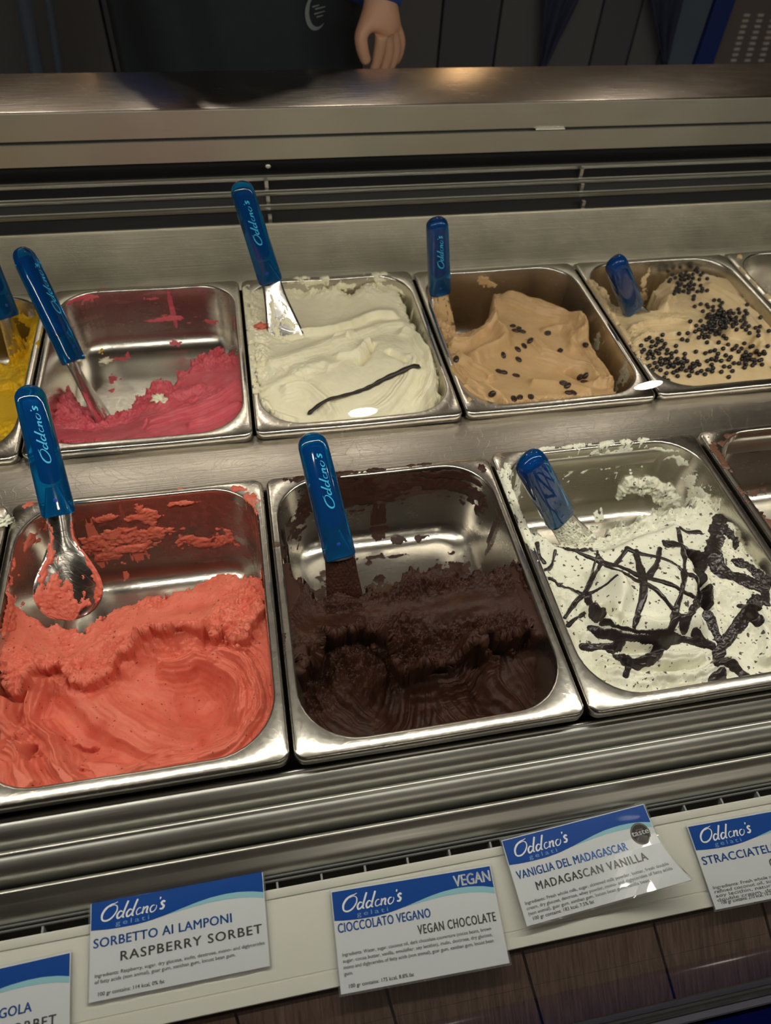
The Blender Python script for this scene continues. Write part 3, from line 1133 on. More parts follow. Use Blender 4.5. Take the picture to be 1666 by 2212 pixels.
# --- coral red sorbet, front row
g = Gelato(pans['raspberry'], 430, 520, seed=11, warp=0.0018)
g.base([(60, 1360, -.050), (200, 1380, -.058), (350, 1330, -.052), (500, 1300, -.045), (-20, 1250, -.012), (10, 1330, -.022), (30, 1430, -.030), (150, 1450, -.048), (300, 1420, -.046), (450, 1370, -.040), (555, 1330, -.032),
        (100, 1550, -.052), (250, 1540, -.050), (350, 1500, -.056), (450, 1500, -.060), (520, 1560, -.044), (300, 1650, -.040), (450, 1620, -.036), (575, 1540, -.026), (570, 1450, -.034), (150, 1680, -.024), (20, 1650, -.022), (330, 1700, -.014), (-40, 1560, -.03)])
g.foot([(-90, 1120), (-20, 1150), (12, 1230), (45, 1330), (110, 1352), (180, 1365), (240, 1335), (310, 1300), (400, 1292), (480, 1262), (555, 1272), (640, 1290), (700, 1800), (-200, 1800)], z=-.05, edge=0.003, noise=0.005, nsc=70)
k = g.slab([(-100, 1200), (-100, 1480), (20, 1485), (70, 1488), (95, 1440), (140, 1455), (185, 1490), (235, 1470), (240, 1440), (290, 1415), (335, 1385), (400, 1370), (450, 1368), (480, 1385), (520, 1405), (545, 1375), (560, 1340), (640, 1250), (300, 1150)], 0.019, z=-.035, edge=0.0028, noise=0.006, nsc=75, over=0.003)
g.rough([(520, 1350, .024, .028), (300, 1400, .03, .010), (180, 1460, .03, .014), (330, 1310, .02, .008), (540, 1300, .02, .014), (60, 1450, .03, .012)], 0.0062, 95, gain=.66)
# smooth scooped hollow and swirls below the torn shelf
g.fold([(255, 1475), (285, 1425), (330, 1398), (400, 1392), (450, 1402)], .010, .007, .012, z=-.045)
g.fold([(300, 1440), (310, 1400), (360, 1388), (430, 1378), (470, 1362)], .005, .003, .004, z=-.04)
g.fold([(330, 1440), (380, 1440), (430, 1425), (470, 1440), (510, 1480), (525, 1530), (500, 1585)], .013, .006, .010, z=-.045, grooves=.0008, gl=.0035)
g.fold([(430, 1400), (490, 1400), (540, 1440), (560, 1500), (555, 1560), (520, 1610), (450, 1650), (350, 1680), (240, 1690)], .011, .005, .011, z=-.03, grooves=.0012, gl=.0032)
g.fold([(110, 1455), (160, 1520), (230, 1580), (320, 1630), (420, 1660)], .011, .020, .007, z=-.045, grooves=.0004, gl=.005)
g.fold([(210, 1500), (280, 1560), (380, 1600), (450, 1620)], .007, .018, .010, z=-.05)
g.fold([(90, 1450), (75, 1500), (60, 1550), (110, 1590), (130, 1640), (160, 1700), (200, 1720)], .016, .008, .006, z=-.035, grooves=.0018, gl=.004)
g.fold([(20, 1500), (10, 1550), (50, 1580), (40, 1600)], .012, .006, .008, z=-.035, grooves=.0010, gl=.004)
g.fold([(0, 1600), (40, 1625), (55, 1680), (70, 1720)], .012, .010, .006, z=-.02, grooves=.0016, gl=.0036)
g.fold([(180, 1665), (190, 1640), (260, 1650), (350, 1675)], .006, .003, .008, z=-.025)
g.cracks([(60, 1600), (80, 1640), (88, 1650)], .02, .004, z=-.03)
g.cracks([(130, 1585), (160, 1600), (210, 1615)], .010, .002, z=-.04)
g.bump([(440, 1500, .026, .030)], -.020, z=-.05)
g.bump([(190, 1600, .016, .020), (60, 1570, .014, .014)], -.012, z=-.045)
g.bump([(120, 1390, .022, .016), (30, 1400, .014, .02), (420, 1320, .03, .010)], -.007, z=-.04)
g.streaks((340, 1240), 100, .02, 0, .004)
g.rough([(545, 1480, .014, .03), (555, 1560, .012, .03), (400, 1400, .03, .01)], 0.0040, 75, z=-.035)
g.fine(.0016, 35)
g.fine(.0005, 160, 4)
g.rough([(150, 1400, .03, .014), (240, 1390, .03, .02)], 0.0016, 160, z=-.05)
g.h = np.minimum(g.h, np.where(pans['raspberry'].inset(g.GX, g.GY) < 0.02, -0.004 + 0 * g.h, 0.02))
g.build(M['rasp'], 'coral red raspberry sorbet with a torn shelf above smooth swirls')
G_rasp = g

# --- dark chocolate gelato, front row
g = Gelato(pans['chocolate'], 430, 520, seed=23, warp=0.002)
g.base([(620, 1290, -.030), (640, 1380, -.040), (700, 1350, -.052), (800, 1320, -.052), (900, 1320, -.050), (1000, 1310, -.045), (1100, 1300, -.038), (1160, 1340, -.030), (1150, 1390, -.042),
        (700, 1420, -.052), (800, 1430, -.060), (1000, 1420, -.062), (680, 1520, -.070), (800, 1530, -.078), (900, 1500, -.078), (1000, 1500, -.074), (1120, 1480, -.068), (760, 1590, -.070), (900, 1580, -.078), (1060, 1560, -.072), (1190, 1500, -.064)])
g.foot([(560, 1190), (606, 1200), (625, 1260), (655, 1305), (690, 1330), (730, 1318), (770, 1308), (840, 1310), (870, 1275), (940, 1272), (985, 1288), (1040, 1282), (1080, 1275), (1125, 1245), (1160, 1250), (1300, 1300), (1400, 1700), (500, 1700)], z=-.05, edge=.003, noise=.006, nsc=75)
g.slab([(560, 1150), (585, 1380), (610, 1440), (655, 1475), (680, 1440), (705, 1400), (770, 1375), (820, 1380), (845, 1420), (870, 1445), (920, 1440), (1000, 1425), (1060, 1400), (1120, 1395), (1190, 1360), (1215, 1330), (1200, 1200), (800, 1150)], .034, z=-.035, edge=.0030, noise=.007, nsc=70, over=.006)
g.rough([(1000, 1370, .05, .008), (860, 1360, .020, .012), (640, 1440, .02, .012), (1120, 1370, .03, .008), (1120, 1275, .03, .012), (900, 1290, .05, .009), (620, 1270, .008, .05, .8), (740, 1320, .02, .006)], .0085, 80, z=-.03, gain=.7)
g.fold([(640, 1400), (720, 1375), (800, 1370)], .004, .012, .010, z=-.03)
g.bump([(700, 1360, .03, .02)], -.006, z=-.04)
g.bump([(980, 1330, .04, .010)], .006, z=-.03)
g.rough([(760, 1450, .022, .018), (670, 1490, .022, .020), (880, 1430, .03, .014)], .011, 80, z=-.055, gain=.68)
g.bump([(755, 1465, .022, .022)], .024, z=-.06)
g.bump([(670, 1500, .014, .020)], .014, z=-.06)
g.fold([(640, 1420), (690, 1400), (760, 1382), (820, 1392), (850, 1430)], .005, .004, .010, z=-.02)
g.fold([(880, 1470), (930, 1480), (985, 1470), (1010, 1430), (1060, 1430)], .020, .008, .010, z=-.06, grooves=.0020, gl=.006)
g.fold([(940, 1500), (1000, 1490), (1040, 1450), (1080, 1440)], .008, .004, .008, z=-.06, grooves=.001)
g.bump([(1100, 1470, .030, .030)], .022, z=-.065)
g.bump([(730, 1545, .030, .020), (960, 1545, .03, .020)], .014, z=-.07)
g.bump([(850, 1520, .012, .02), (1030, 1530, .008, .02)], -.012, z=-.075)
g.streaks((1120, 1490), 118, .042, .0034, .010, z=-.065, curve=9, fan=6)
g.streaks((720, 1560), 130, .036, .0032, .009, z=-.07, curve=11, fan=5)
g.streaks((870, 1540), 60, .030, .0030, .008, z=-.07, curve=-10, fan=-5)
g.streaks((990, 1560), 135, .030, .0032, .009, z=-.07, curve=10)
g.fine(.0014, 40)
g.fine(.0006, 170, 4)
g.h = np.minimum(g.h, np.where(pans['chocolate'].inset(g.GX, g.GY) < 0.012, -0.006 + 0 * g.h, 0.02))
g.build(M['choc'], 'dark chocolate gelato, a rough torn ledge overhanging combed ribbons')
G_choc = g

# --- stracciatella, front row
P = pans['stracciatella']
g = Gelato(P, 430, 520, seed=31, warp=0.002, over=0.0)
g.base([(1110, 1120, -.002), (1150, 1180, -.012), (1200, 1190, -.030), (1300, 1170, -.036), (1400, 1130, -.034), (1500, 1090, -.030), (1560, 1130, -.022), (1620, 1200, -.020), (1250, 1260, -.016), (1350, 1230, -.006), (1450, 1200, .000), (1530, 1230, -.008),
        (1300, 1350, -.006), (1400, 1340, .000), (1500, 1340, -.002), (1220, 1330, -.018), (1650, 1300, -.016), (1300, 1430, -.020), (1400, 1450, -.018), (1500, 1440, -.018), (1600, 1430, -.014), (1350, 1490, -.016), (1600, 1500, -.010), (1180, 1230, -.016)])
g.foot([(1040, 1080), (1085, 1085), (1100, 1120), (1130, 1150), (1190, 1165), (1250, 1170), (1300, 1150), (1335, 1120), (1400, 1105), (1470, 1092), (1525, 1078), (1560, 1100), (1600, 1160), (1640, 1220), (1700, 1300), (1900, 1600), (1200, 1700), (1100, 1300)], z=-.03, edge=.003, noise=.007, nsc=85)
g.rough([(1180, 1170, .03, .02), (1350, 1130, .04, .02), (1480, 1090, .04, .02), (1600, 1200, .02, .04)], .0065, 90, z=-.03, gain=.64)
g.rough([(1560, 1300, .04, .06), (1300, 1440, .06, .02), (1230, 1300, .02, .05), (1450, 1470, .06, .02)], .0050, 60, z=-.01, gain=.5)
g.fold([(1270, 1250), (1310, 1245), (1330, 1290), (1320, 1340), (1290, 1330)], .010, .008, .010, z=-.006)
g.fold([(1280, 1300), (1300, 1340), (1350, 1355), (1450, 1355), (1520, 1340)], .009, .006, .012, z=-.004)
g.fold([(1500, 1170), (1510, 1230), (1520, 1290), (1540, 1320)], -.014, .004, .006, z=-.006)
g.fold([(1280, 1410), (1360, 1430), (1450, 1425), (1530, 1420)], .008, .005, .008, z=-.016, grooves=.0008, gl=.004)
g.fold([(1300, 1450), (1400, 1465), (1500, 1455), (1600, 1430)], .008, .004, .007, z=-.016, grooves=.0008, gl=.004)
g.fold([(1590, 1320), (1640, 1340), (1660, 1400), (1640, 1430)], .008, .006, .006, z=-.01, grooves=.0008, gl=.004)
g.fold([(1140, 1170), (1230, 1200), (1330, 1190), (1420, 1160), (1480, 1130)], .008, .007, .012, z=-.02)
g.cracks([(1295, 1310), (1310, 1345), (1345, 1352)], .014, .004, z=-.006)
g.bump([(1330, 1275, .020, .020), (1430, 1290, .026, .024)], .010, z=-.006)
g.bump([(1235, 1300, .010, .014), (1250, 1370, .012, .012), (1545, 1200, .012, .016), (1600, 1290, .016, .012)], .007, z=-.012)
g.bump([(1265, 1330, .006, .012), (1510, 1200, .006, .02), (1555, 1310, .008, .014), (1380, 1400, .03, .004), (1450, 1445, .03, .003)], -.010, z=-.01)
g.fine(.0014, 45)
g.fine(.0005, 180, 4)
g.h = np.minimum(g.h, np.where((P.inset(g.GX, g.GY) < 0.010) & (g.GY < 0.06), -0.006 + 0 * g.h, 0.03))
# gelato smeared over the left rim
g.h = np.where(P.inset(g.GX, g.GY) < .0006, -1, g.h)
rim = (g.F < .2) * np.exp(-((g.GX - (P.x0 + .006)) / .007) ** 2) * sstep(.14, .2, g.GY) * sstep(.30, .27, g.GY)
rn = fbm(g.GX * 110, g.GY * 110, 5, 91, .62)
g.h = np.maximum(g.h, np.where((rim * 1.1 + rn * .9 > .55) & (rim > .02), g.F + .003 * np.clip((rim * 1.1 + rn * .9 - .55) * 3, 0, 1) + .0005, -1))
g.build(M['strac'], 'white stracciatella gelato with chocolate chips and a dark chocolate lattice')
lines = [([(1188, 1250), (1230, 1272), (1262, 1285), (1330, 1245)], 5), ([(1262, 1285), (1300, 1215)], 5), ([(1218, 1165), (1262, 1200), (1300, 1215), (1340, 1225), (1400, 1250), (1470, 1275), (1530, 1310)], 6),
         ([(1290, 1200), (1350, 1240), (1395, 1262), (1440, 1300), (1480, 1330)], 4.5), ([(1355, 1185), (1400, 1200), (1450, 1215), (1500, 1245), (1530, 1290)], 6), ([(1330, 1220), (1355, 1185)], 5),
         ([(1375, 1190), (1385, 1240), (1390, 1280), (1380, 1320), (1370, 1355)], 6.5), ([(1425, 1185), (1420, 1215), (1400, 1250)], 6), ([(1465, 1145), (1470, 1170), (1480, 1210), (1475, 1270), (1460, 1320), (1450, 1360)], 7),
         ([(1440, 1175), (1475, 1180), (1505, 1210), (1512, 1260)], 14), ([(1530, 1270), (1510, 1295), (1490, 1330), (1478, 1355)], 10), ([(1262, 1285), (1245, 1300), (1220, 1335)], 5),
         ([(1270, 1285), (1285, 1310), (1295, 1335)], 9), ([(1255, 1330), (1230, 1350)], 7), ([(1275, 1355), (1300, 1370), (1350, 1378), (1420, 1380), (1480, 1385), (1530, 1395)], 7), ([(1300, 1345), (1360, 1360), (1440, 1366)], 4),
         ([(1345, 1385), (1320, 1410), (1345, 1425), (1395, 1430), (1420, 1405), (1440, 1385)], 10), ([(1258, 1397), (1310, 1398), (1340, 1400)], 6), ([(1360, 1430), (1350, 1460)], 8),
         ([(1555, 1120), (1550, 1160), (1545, 1200), (1560, 1240), (1610, 1255), (1640, 1270)], 20), ([(1575, 1150), (1590, 1180)], 14), ([(1590, 1215), (1620, 1225), (1650, 1260), (1655, 1300)], 14), ([(1470, 1140), (1510, 1150)], 7),
         ([(1640, 1290), (1610, 1330), (1580, 1370), (1560, 1400), (1550, 1430)], 15), ([(1530, 1330), (1550, 1375), (1560, 1395)], 12), ([(1500, 1370), (1540, 1395)], 9), ([(1600, 1310), (1640, 1345)], 8),
         ([(1555, 1430), (1590, 1440), (1610, 1460)], 15), ([(1560, 1450), (1545, 1475)], 16), ([(1160, 1175), (1165, 1200), (1175, 1215)], 8), ([(1215, 1165), (1240, 1190), (1265, 1190)], 8), ([(1200, 1190), (1190, 1225), (1165, 1245)], 4),
         ([(1530, 1270), (1535, 1300)], 8), ([(1275, 1185), (1290, 1200), (1262, 1285)], 3)]
v = np.full(g.X.shape, -1.0)
nz = fbm(g.GX * 130, g.GY * 130, 3, 55)
nz2 = fbm(g.GX * 48, g.GY * 48, 2, 57)
for pts, wpx in lines:
    Q = catmull(np.array([g.surf(a, b_, -.01)[:2] for a, b_ in pts]), 4)
    d, s, t = seg_dist(g.GX, g.GY, Q)
    wd = wpx * 0.00043
    v = np.maximum(v, 1 - d / (wd * (.92 + .35 * nz + .55 * nz2)))
g.layer('chocolate_drizzle', v, M['drizzle'], 0.0016)
G_strac = g

# --- brown gelato in the pan at the right edge of the front row
P = pans['brown_edge']
g = Gelato(P, 200, 240, seed=37)
g.base([(1620, 1080, -.045), (1700, 1060, -.05), (1800, 1100, -.03), (1700, 1200, -.03), (1900, 1300, -.03), (1750, 1300, -.03), (1850, 1000, -.05)])
g.foot([(1570, 1050), (1612, 1115), (1660, 1135), (1750, 1110), (1900, 1080), (2100, 1150), (2200, 1700), (1500, 1500)], z=-.05, noise=.006)
g.rough(None, .003, 70, everywhere=1.0)
g.build(gelato_mat('milk_chocolate_gelato', (0.16, 0.075, 0.045), (0.20, 0.10, 0.06), 0.5, sss=0.05), 'milk brown gelato in the pan at the right edge of the front row')
G_brown = g

# --- yellow sorbet, back row
P = pans['mango']
g = Gelato(P, 240, 280, seed=41)
g.base([(0, 760, -.055), (60, 760, -.050), (80, 720, -.03), (-50, 770, -.05), (0, 830, -.045), (40, 850, -.035), (0, 900, -.028), (20, 940, -.015), (-80, 900, -.03), (-100, 800, -.04)])
g.foot([(-200, 745), (-60, 770), (0, 775), (30, 765), (60, 735), (85, 690), (110, 700), (100, 1000), (-300, 1000)], z=-.045, noise=.007, nsc=90)
g.slab([(-200, 700), (-200, 830), (-40, 850), (10, 845), (35, 850), (60, 830), (110, 700)], .007, z=-.04, noise=.006, nsc=90)
g.rough([(20, 780, .05, .03), (60, 770, .03, .04), (-60, 800, .06, .03)], .007, 85, z=-.045, gain=.64)
g.rough([(10, 935, .03, .02)], .003, 100, z=-.02)
g.fine(.0012, 40)
g.build(M['mango'], 'bright yellow sorbet in the back row pan at the left edge')

# --- pink sorbet, back row
P = pans['pink']
g = Gelato(P, 320, 380, seed=43)
g.base([(110, 870, -.045), (140, 860, -.040), (180, 880, -.045), (230, 900, -.055), (280, 880, -.045), (340, 850, -.038), (400, 840, -.032), (440, 790, -.028), (500, 790, -.026), (520, 840, -.018), (450, 880, -.020), (350, 910, -.020), (250, 930, -.022), (150, 940, -.018), (480, 900, -.012)])
g.foot([(60, 840), (105, 855), (150, 830), (175, 860), (215, 880), (240, 870), (275, 872), (300, 840), (335, 825), (370, 830), (385, 805), (410, 808), (428, 775), (470, 765), (505, 785), (540, 760), (600, 1000), (40, 1000)], z=-.04, noise=.007, nsc=100, edge=.0025)
g.rough([(140, 880, .04, .03), (200, 915, .03, .02), (460, 790, .03, .02), (320, 850, .03, .016), (260, 895, .02, .02)], .0085, 90, z=-.04, gain=.66)
g.rough([(380, 860, .05, .018)], .0035, 120, z=-.03, gain=.6)
g.fold([(300, 925), (360, 905), (430, 880), (500, 850), (530, 830)], .007, .006, .016, z=-.022, grooves=.0006, gl=.004)
g.fold([(400, 925), (470, 900), (520, 870)], .005, .004, .008, z=-.014, grooves=.0006, gl=.004)
g.fold([(330, 880), (390, 850), (450, 840)], .005, .008, .008, z=-.03)
g.cracks([(310, 935), (325, 915), (345, 905)], .005, .002, z=-.02)
g.fine(.001, 50)
g.h = np.minimum(g.h, np.where(P.inset(g.GX, g.GY) < 0.010, -0.004 + 0 * g.h, 0.03))
g.build(M['pinks'], 'pink sorbet banked along the front of a nearly empty back row pan')
G_pink = g

# --- vanilla, back row
P = pans['vanilla']
g = Gelato(P, 340, 400, seed=47, warp=.0016)
g.base([(560, 640, -.002), (620, 690, -.010), (700, 620, -.012), (800, 620, -.012), (860, 640, -.014), (650, 660, -.024), (750, 660, -.026), (840, 690, -.016), (600, 740, -.006), (700, 740, -.006), (800, 740, .000), (900, 730, -.008),
        (600, 820, -.002), (700, 800, .002), (780, 790, .002), (850, 780, .004), (900, 800, .002), (940, 830, -.010), (650, 870, -.006), (750, 860, -.002), (850, 860, -.004), (700, 900, -.012), (900, 870, -.014), (800, 890, -.010), (540, 720, .002), (545, 660, .002)])
g.foot([(500, 560), (640, 596), (700, 602), (760, 612), (795, 595), (850, 592), (880, 640), (900, 700), (920, 730), (940, 770), (952, 830), (950, 868), (900, 880), (850, 905), (600, 925), (560, 870), (550, 830), (480, 840)], z=-.005, noise=.004, nsc=80, edge=.002, rnd=.014)
g.rough([(560, 760, .012, .05), (545, 660, .010, .06), (700, 605, .05, .010), (820, 600, .03, .012)], .0055, 100, z=0, gain=.66)
g.fold([(620, 720), (680, 718), (740, 700), (800, 672), (870, 672)], .009, .018, .005, z=-.006)
g.fold([(560, 800), (620, 775), (690, 750), (760, 722), (830, 692), (895, 690)], .006, .014, .010, z=0, grooves=.0002)
g.fold([(715, 720), (755, 712), (745, 728)], .005, .004, .003, z=.003)
g.fold([(715, 765), (770, 760), (790, 735), (805, 730)], .006, .004, .006, z=.004)
g.cracks([(770, 790), (790, 770), (812, 735)], .010, .004, z=.002, n=.001)
g.cracks([(832, 758), (860, 772), (885, 785)], .007, .005, z=.002, n=.0005)
g.fold([(860, 705), (900, 730), (925, 780), (930, 830), (900, 870)], .009, .005, .008, z=-.004, grooves=.0008, gl=.0036)
g.fold([(885, 770), (893, 800), (870, 850), (830, 880), (770, 895)], .006, .004, .010, z=-.004, grooves=.0005)
g.fold([(600, 850), (660, 845), (700, 870), (720, 900)], .008, .004, .010, z=-.006, grooves=.0005)
g.fold([(575, 845), (620, 820), (690, 790), (720, 800)], .004, .012, .006, z=0)
g.fold([(560, 870), (590, 900), (650, 915)], .006, .005, .006, z=-.01, grooves=.0008)
g.rough([(640, 800, .03, .02), (600, 720, .04, .02), (780, 750, .02, .02)], .0018, 130, z=0)
g.fine(.0012, 45)
g.fine(.0003, 200, 4)
g.h = np.where(P.inset(g.GX, g.GY) < .0006, -1, g.h)
rim = (g.F < .2) * np.exp(-((g.GX - (P.x0 + .005)) / .008) ** 2) * sstep(.43, .47, g.GY) * sstep(.685, .66, g.GY)
rn = fbm(g.GX * 120, g.GY * 120, 5, 92, .62)
vv = (rim * 1.05 + rn * 1.3 - .62) * (rim > .02)
g.h = np.maximum(g.h, np.where(vv > 0, g.F + .004 * np.clip(vv * 3, 0, 1) + .0005, -1))
g.build(M['vanilla'], 'cream white vanilla gelato heaped to the rim of its back row pan')
G_van = g

# --- coffee, back row
P = pans['coffee']
g = Gelato(P, 340, 400, seed=53, warp=.0016)
g.base([(960, 700, -.012), (990, 730, -.020), (1040, 700, -.030), (1100, 660, -.022), (1180, 660, -.024), (1240, 680, -.030), (1080, 720, -.012), (1150, 720, -.024), (1220, 730, -.030), (1270, 750, -.030), (1020, 790, -.010), (1100, 790, -.020), (1180, 800, -.030), (1250, 800, -.030), (1290, 790, -.034),
        (1050, 840, -.008), (1130, 850, -.010), (1230, 850, -.012), (1290, 830, -.028), (990, 780, -.006), (1060, 650, -.022)])
g.foot([(910, 600), (940, 640), (960, 690), (990, 720), (1030, 700), (1062, 690), (1065, 628), (1110, 630), (1180, 648), (1235, 668), (1260, 700), (1290, 750), (1320, 800), (1335, 845), (1300, 860), (1000, 900), (900, 700)], z=-.02, noise=.003, nsc=80, edge=.0025, rnd=.010)
g.fold([(1062, 628), (1055, 680), (1090, 740), (1040, 770), (1015, 790)], .012, .008, .010, z=-.015)
g.fold([(1075, 640), (1150, 660), (1220, 680), (1262, 715), (1240, 735)], .012, .007, .012, z=-.02, grooves=.0006, gl=.004)
g.fold([(1240, 690), (1262, 740), (1300, 800), (1320, 845)], .010, .006, .014, z=-.028, grooves=.0004, gl=.004)
g.fold([(1155, 735), (1175, 760), (1230, 780), (1275, 800), (1290, 840)], .010, .006, .012, z=-.024, grooves=.0005)
g.fold([(1165, 720), (1205, 705), (1225, 715), (1240, 760)], .006, .006, .008, z=-.024)
g.fold([(965, 745), (1010, 740), (1060, 705), (1080, 680)], .009, .010, .006, z=-.014, grooves=.0008, gl=.0036)
g.fold([(985, 760), (1010, 780), (1050, 800), (1065, 820)], .008, .004, .007, z=-.006, grooves=.0010, gl=.003)
g.fold([(975, 790), (1000, 820), (1040, 850), (1090, 865)], .007, .008, .005, z=-.004, grooves=.0016, gl=.004)
g.fold([(1000, 835), (1040, 850), (1100, 865)], .004, .006, .005, z=-.004, grooves=.0010, gl=.004)
g.fold([(1140, 820), (1210, 830), (1290, 845)], .006, .006, .010, z=-.014)
g.cracks([(1225, 795), (1250, 815), (1290, 830)], .012, .004, z=-.026, n=.001)
g.rough([(960, 720, .014, .03), (985, 700, .016, .02), (1050, 670, .012, .03), (1330, 830, .01, .02)], .0055, 110, z=-.015, gain=.64)
g.fine(.0010, 40)
g.build(M['coffee'], 'light brown coffee gelato in long folds topped with coffee beans')
G_cof = g

# --- beige with chocolate pearls, back row
P = pans['pearl']
g = Gelato(P, 340, 400, seed=59, warp=.0016)
g.base([(1310, 640, -.010), (1340, 690, -.012), (1400, 690, -.012), (1380, 730, -.010), (1440, 620, -.026), (1460, 600, -.020), (1520, 610, -.012), (1580, 610, -.016), (1460, 660, -.010), (1540, 680, -.008), (1600, 660, -.014), (1640, 720, -.012), (1420, 760, -.008), (1500, 760, -.004), (1580, 750, -.004), (1660, 780, -.012), (1460, 810, -.010), (1560, 810, -.010), (1640, 815, -.012)])
g.foot([(1265, 590), (1290, 610), (1330, 665), (1380, 675), (1415, 672), (1425, 640), (1412, 620), (1440, 592), (1475, 583), (1530, 592), (1575, 605), (1592, 590), (1606, 600), (1600, 640), (1640, 680), (1700, 740), (1800, 850), (1350, 880), (1330, 760)], z=-.018, noise=.003, nsc=90, edge=.0025, rnd=.010)
g.fold([(1350, 715), (1400, 700), (1460, 700), (1500, 715)], .006, .005, .006, z=-.008, grooves=.0010, gl=.004)
g.fold([(1360, 740), (1420, 725), (1480, 730), (1520, 720)], .006, .006, .005, z=-.006, grooves=.0010, gl=.004)
g.fold([(1440, 600), (1450, 640), (1430, 680)], .008, .006, .008, z=-.015)
g.fold([(1560, 730), (1600, 732), (1625, 740), (1620, 765)], .012, .010, .004, z=-.006)
g.fold([(1480, 730), (1540, 755), (1610, 770)], .007, .010, .005, z=-.004, grooves=.0004)
g.fold([(1640, 735), (1655, 760), (1680, 770)], .010, .006, .008, z=-.006)
g.fold([(1520, 610), (1580, 640), (1640, 690), (1680, 740)], .006, .008, .010, z=-.010, grooves=.0006, gl=.004)
g.cracks([(1625, 745), (1632, 765), (1638, 775)], .016, .004, z=-.006, n=.0006)
g.rough([(1310, 640, .01, .04), (1380, 725, .03, .02), (1440, 690, .03, .016), (1425, 640, .01, .02)], .0040, 90, z=-.01, gain=.6)
g.fine(.0010, 40)
g.h = np.where(P.inset(g.GX, g.GY) < .0006, -1, g.h)
rim = (g.F < .2) * np.exp(-((g.GX - (P.x0 + .004)) / .005) ** 2) * sstep(.42, .48, g.GY) * sstep(.66, .62, g.GY)
vv = (rim * 1.0 + fbm(g.GX * 130, g.GY * 130, 5, 93, .62) * .9 - .55) * (rim > .02)
g.h = np.maximum(g.h, np.where(vv > 0, g.F + .003 * np.clip(vv * 3, 0, 1) + .0005, -1))
g.build(M['pearl'], 'beige biscuit coloured gelato sprinkled with black chocolate pearls')
G_pearl = g

# ------------------------------------------------------------------ smears, drips and crumbs on the pans
def s_back(p, u, v):
    q = Yp(u, v, p.oy1 - 0.004)
    return q[0] - (p.ox0 + p.RO), q[2]


def s_left(p, u, v):
    d = ray(u, v)
    q = CP + d * ((p.ox0 + 0.004 - CP[0]) / d[0])
    return -(PI / 2 * p.RO) - (p.oy1 - p.RO - q[1]), q[2]


def s_right(p, u, v):
    d = ray(u, v)
    q = CP + d * ((p.ox1 - 0.004 - CP[0]) / d[0])
    return (p.ox1 - p.ox0 - 2 * p.RO) + (PI / 2 * p.RO) + (p.oy1 - p.RO - q[1]), q[2]


def wb(p, side, lst):
    return [(*side(p, u, v), a, b_, st) for (u, v, a, b_, st) in lst]


def fb(p, lst, z=None):
    z = -p.depth if z is None else z
    return [(*Zp(u, v, z)[:2], a, b_, st) for (u, v, a, b_, st) in lst]


P = pans['raspberry']
P.smear_wall(wb(P, s_back, [(215, 1175, .02, .018, .9), (240, 1195, .02, .010, 1), (265, 1160, .03, .014, 1), (230, 1120, .02, .006, .85), (300, 1120, .016, .006, .9), (320, 1120, .010, .020, 1.0), (330, 1150, .022, .010, .9), (400, 1090, .020, .003, .8), (430, 1165, .030, .012, .85), (480, 1160, .022, .014, .85), (290, 1180, .03, .008, 1)]), M['rasp'], .0032, seed=5, thr=.5)
P.smear_wall(wb(P, s_back, [(300, 1090, .10, .03, 1.0), (420, 1120, .08, .03, 1.0), (470, 1170, .06, .02, 1)]), M['rasp_film'], .0003, seed=6, thr=.42, nx=30, nz=60, flat=True)
P.smear_wall(wb(P, s_right, [(545, 1100, .014, .012, .9), (548, 1170, .012, .022, 1.0), (555, 1215, .012, .02, .9), (560, 1260, .014, .014, .9)]), M['rasp'], .003, seed=8, thr=.5)
P.smear_wall(wb(P, s_left, [(12, 1240, .016, .02, 1.2), (20, 1200, .008, .022, .8), (5, 1290, .02, .022, 1.2), (20, 1320, .02, .02, 1.1)]), M['rasp'], .005, seed=9, thr=.45)
P.smear_wall([(-.055, -.018, .012, .012, .9), (-.03, -.02, .010, .008, .6)], M['rasp'], .002, seed=10, thr=.5)
P.smear_flat(fb(P, [(62, 1090, .008, .006, 1.0), (75, 1080, .012, .005, .9), (510, 1055, .006, .004, .9), (540, 1075, .008, .006, 1.0), (550, 1100, .004, .012, .8), (300, 1052, .006, .003, .7), (395, 1047, .008, .003, .7)], 0), M['rasp'], .0028, thr=.45, seed=12)
P.smear_flat(fb(P, [(240, 1250, .008, .006, .95), (320, 1240, .01, .004, .7), (280, 1255, .006, .003, .7), (510, 1255, .012, .003, .6), (425, 1282, .008, .003, .6)]), M['rasp'], .0016, thr=.5, seed=13)

P = pans['chocolate']
P.smear_wall(wb(P, s_back, [(760, 1060, .035, .020, 1.0), (800, 1080, .03, .012, .9), (1000, 1040, .02, .010, 1.2), (960, 1045, .04, .010, 1.0), (870, 1050, .03, .012, .7), (640, 1110, .012, .01, .8)]), M['choc_smear'], .0015, seed=15, thr=.42, nx=60, nz=110)
P.smear_wall([(.152, -.010, .04, .006, 1.2), (.170, -.022, .02, .016, .9), (.19, -.03, .008, .022, .9), (-.02, -.03, .02, .02, .8), (-.045, -.05, .02, .02, .75)], M['choc_smear'], .0020, seed=16, thr=.45, nx=80, nz=110)
P.smear_wall(wb(P, s_back, [(830, 1060, .05, .02, 1.1)]), M['brown_film'], .0003, seed=17, thr=.45, nx=25, nz=70, flat=True)
P.smear_wall(wb(P, s_left, [(612, 1260, .014, .016, 1.2), (610, 1220, .014, .014, 1.1), (618, 1310, .02, .02, 1.2), (606, 1180, .010, .012, .8)]), M['choc_smear'], .005, seed=18, thr=.42)
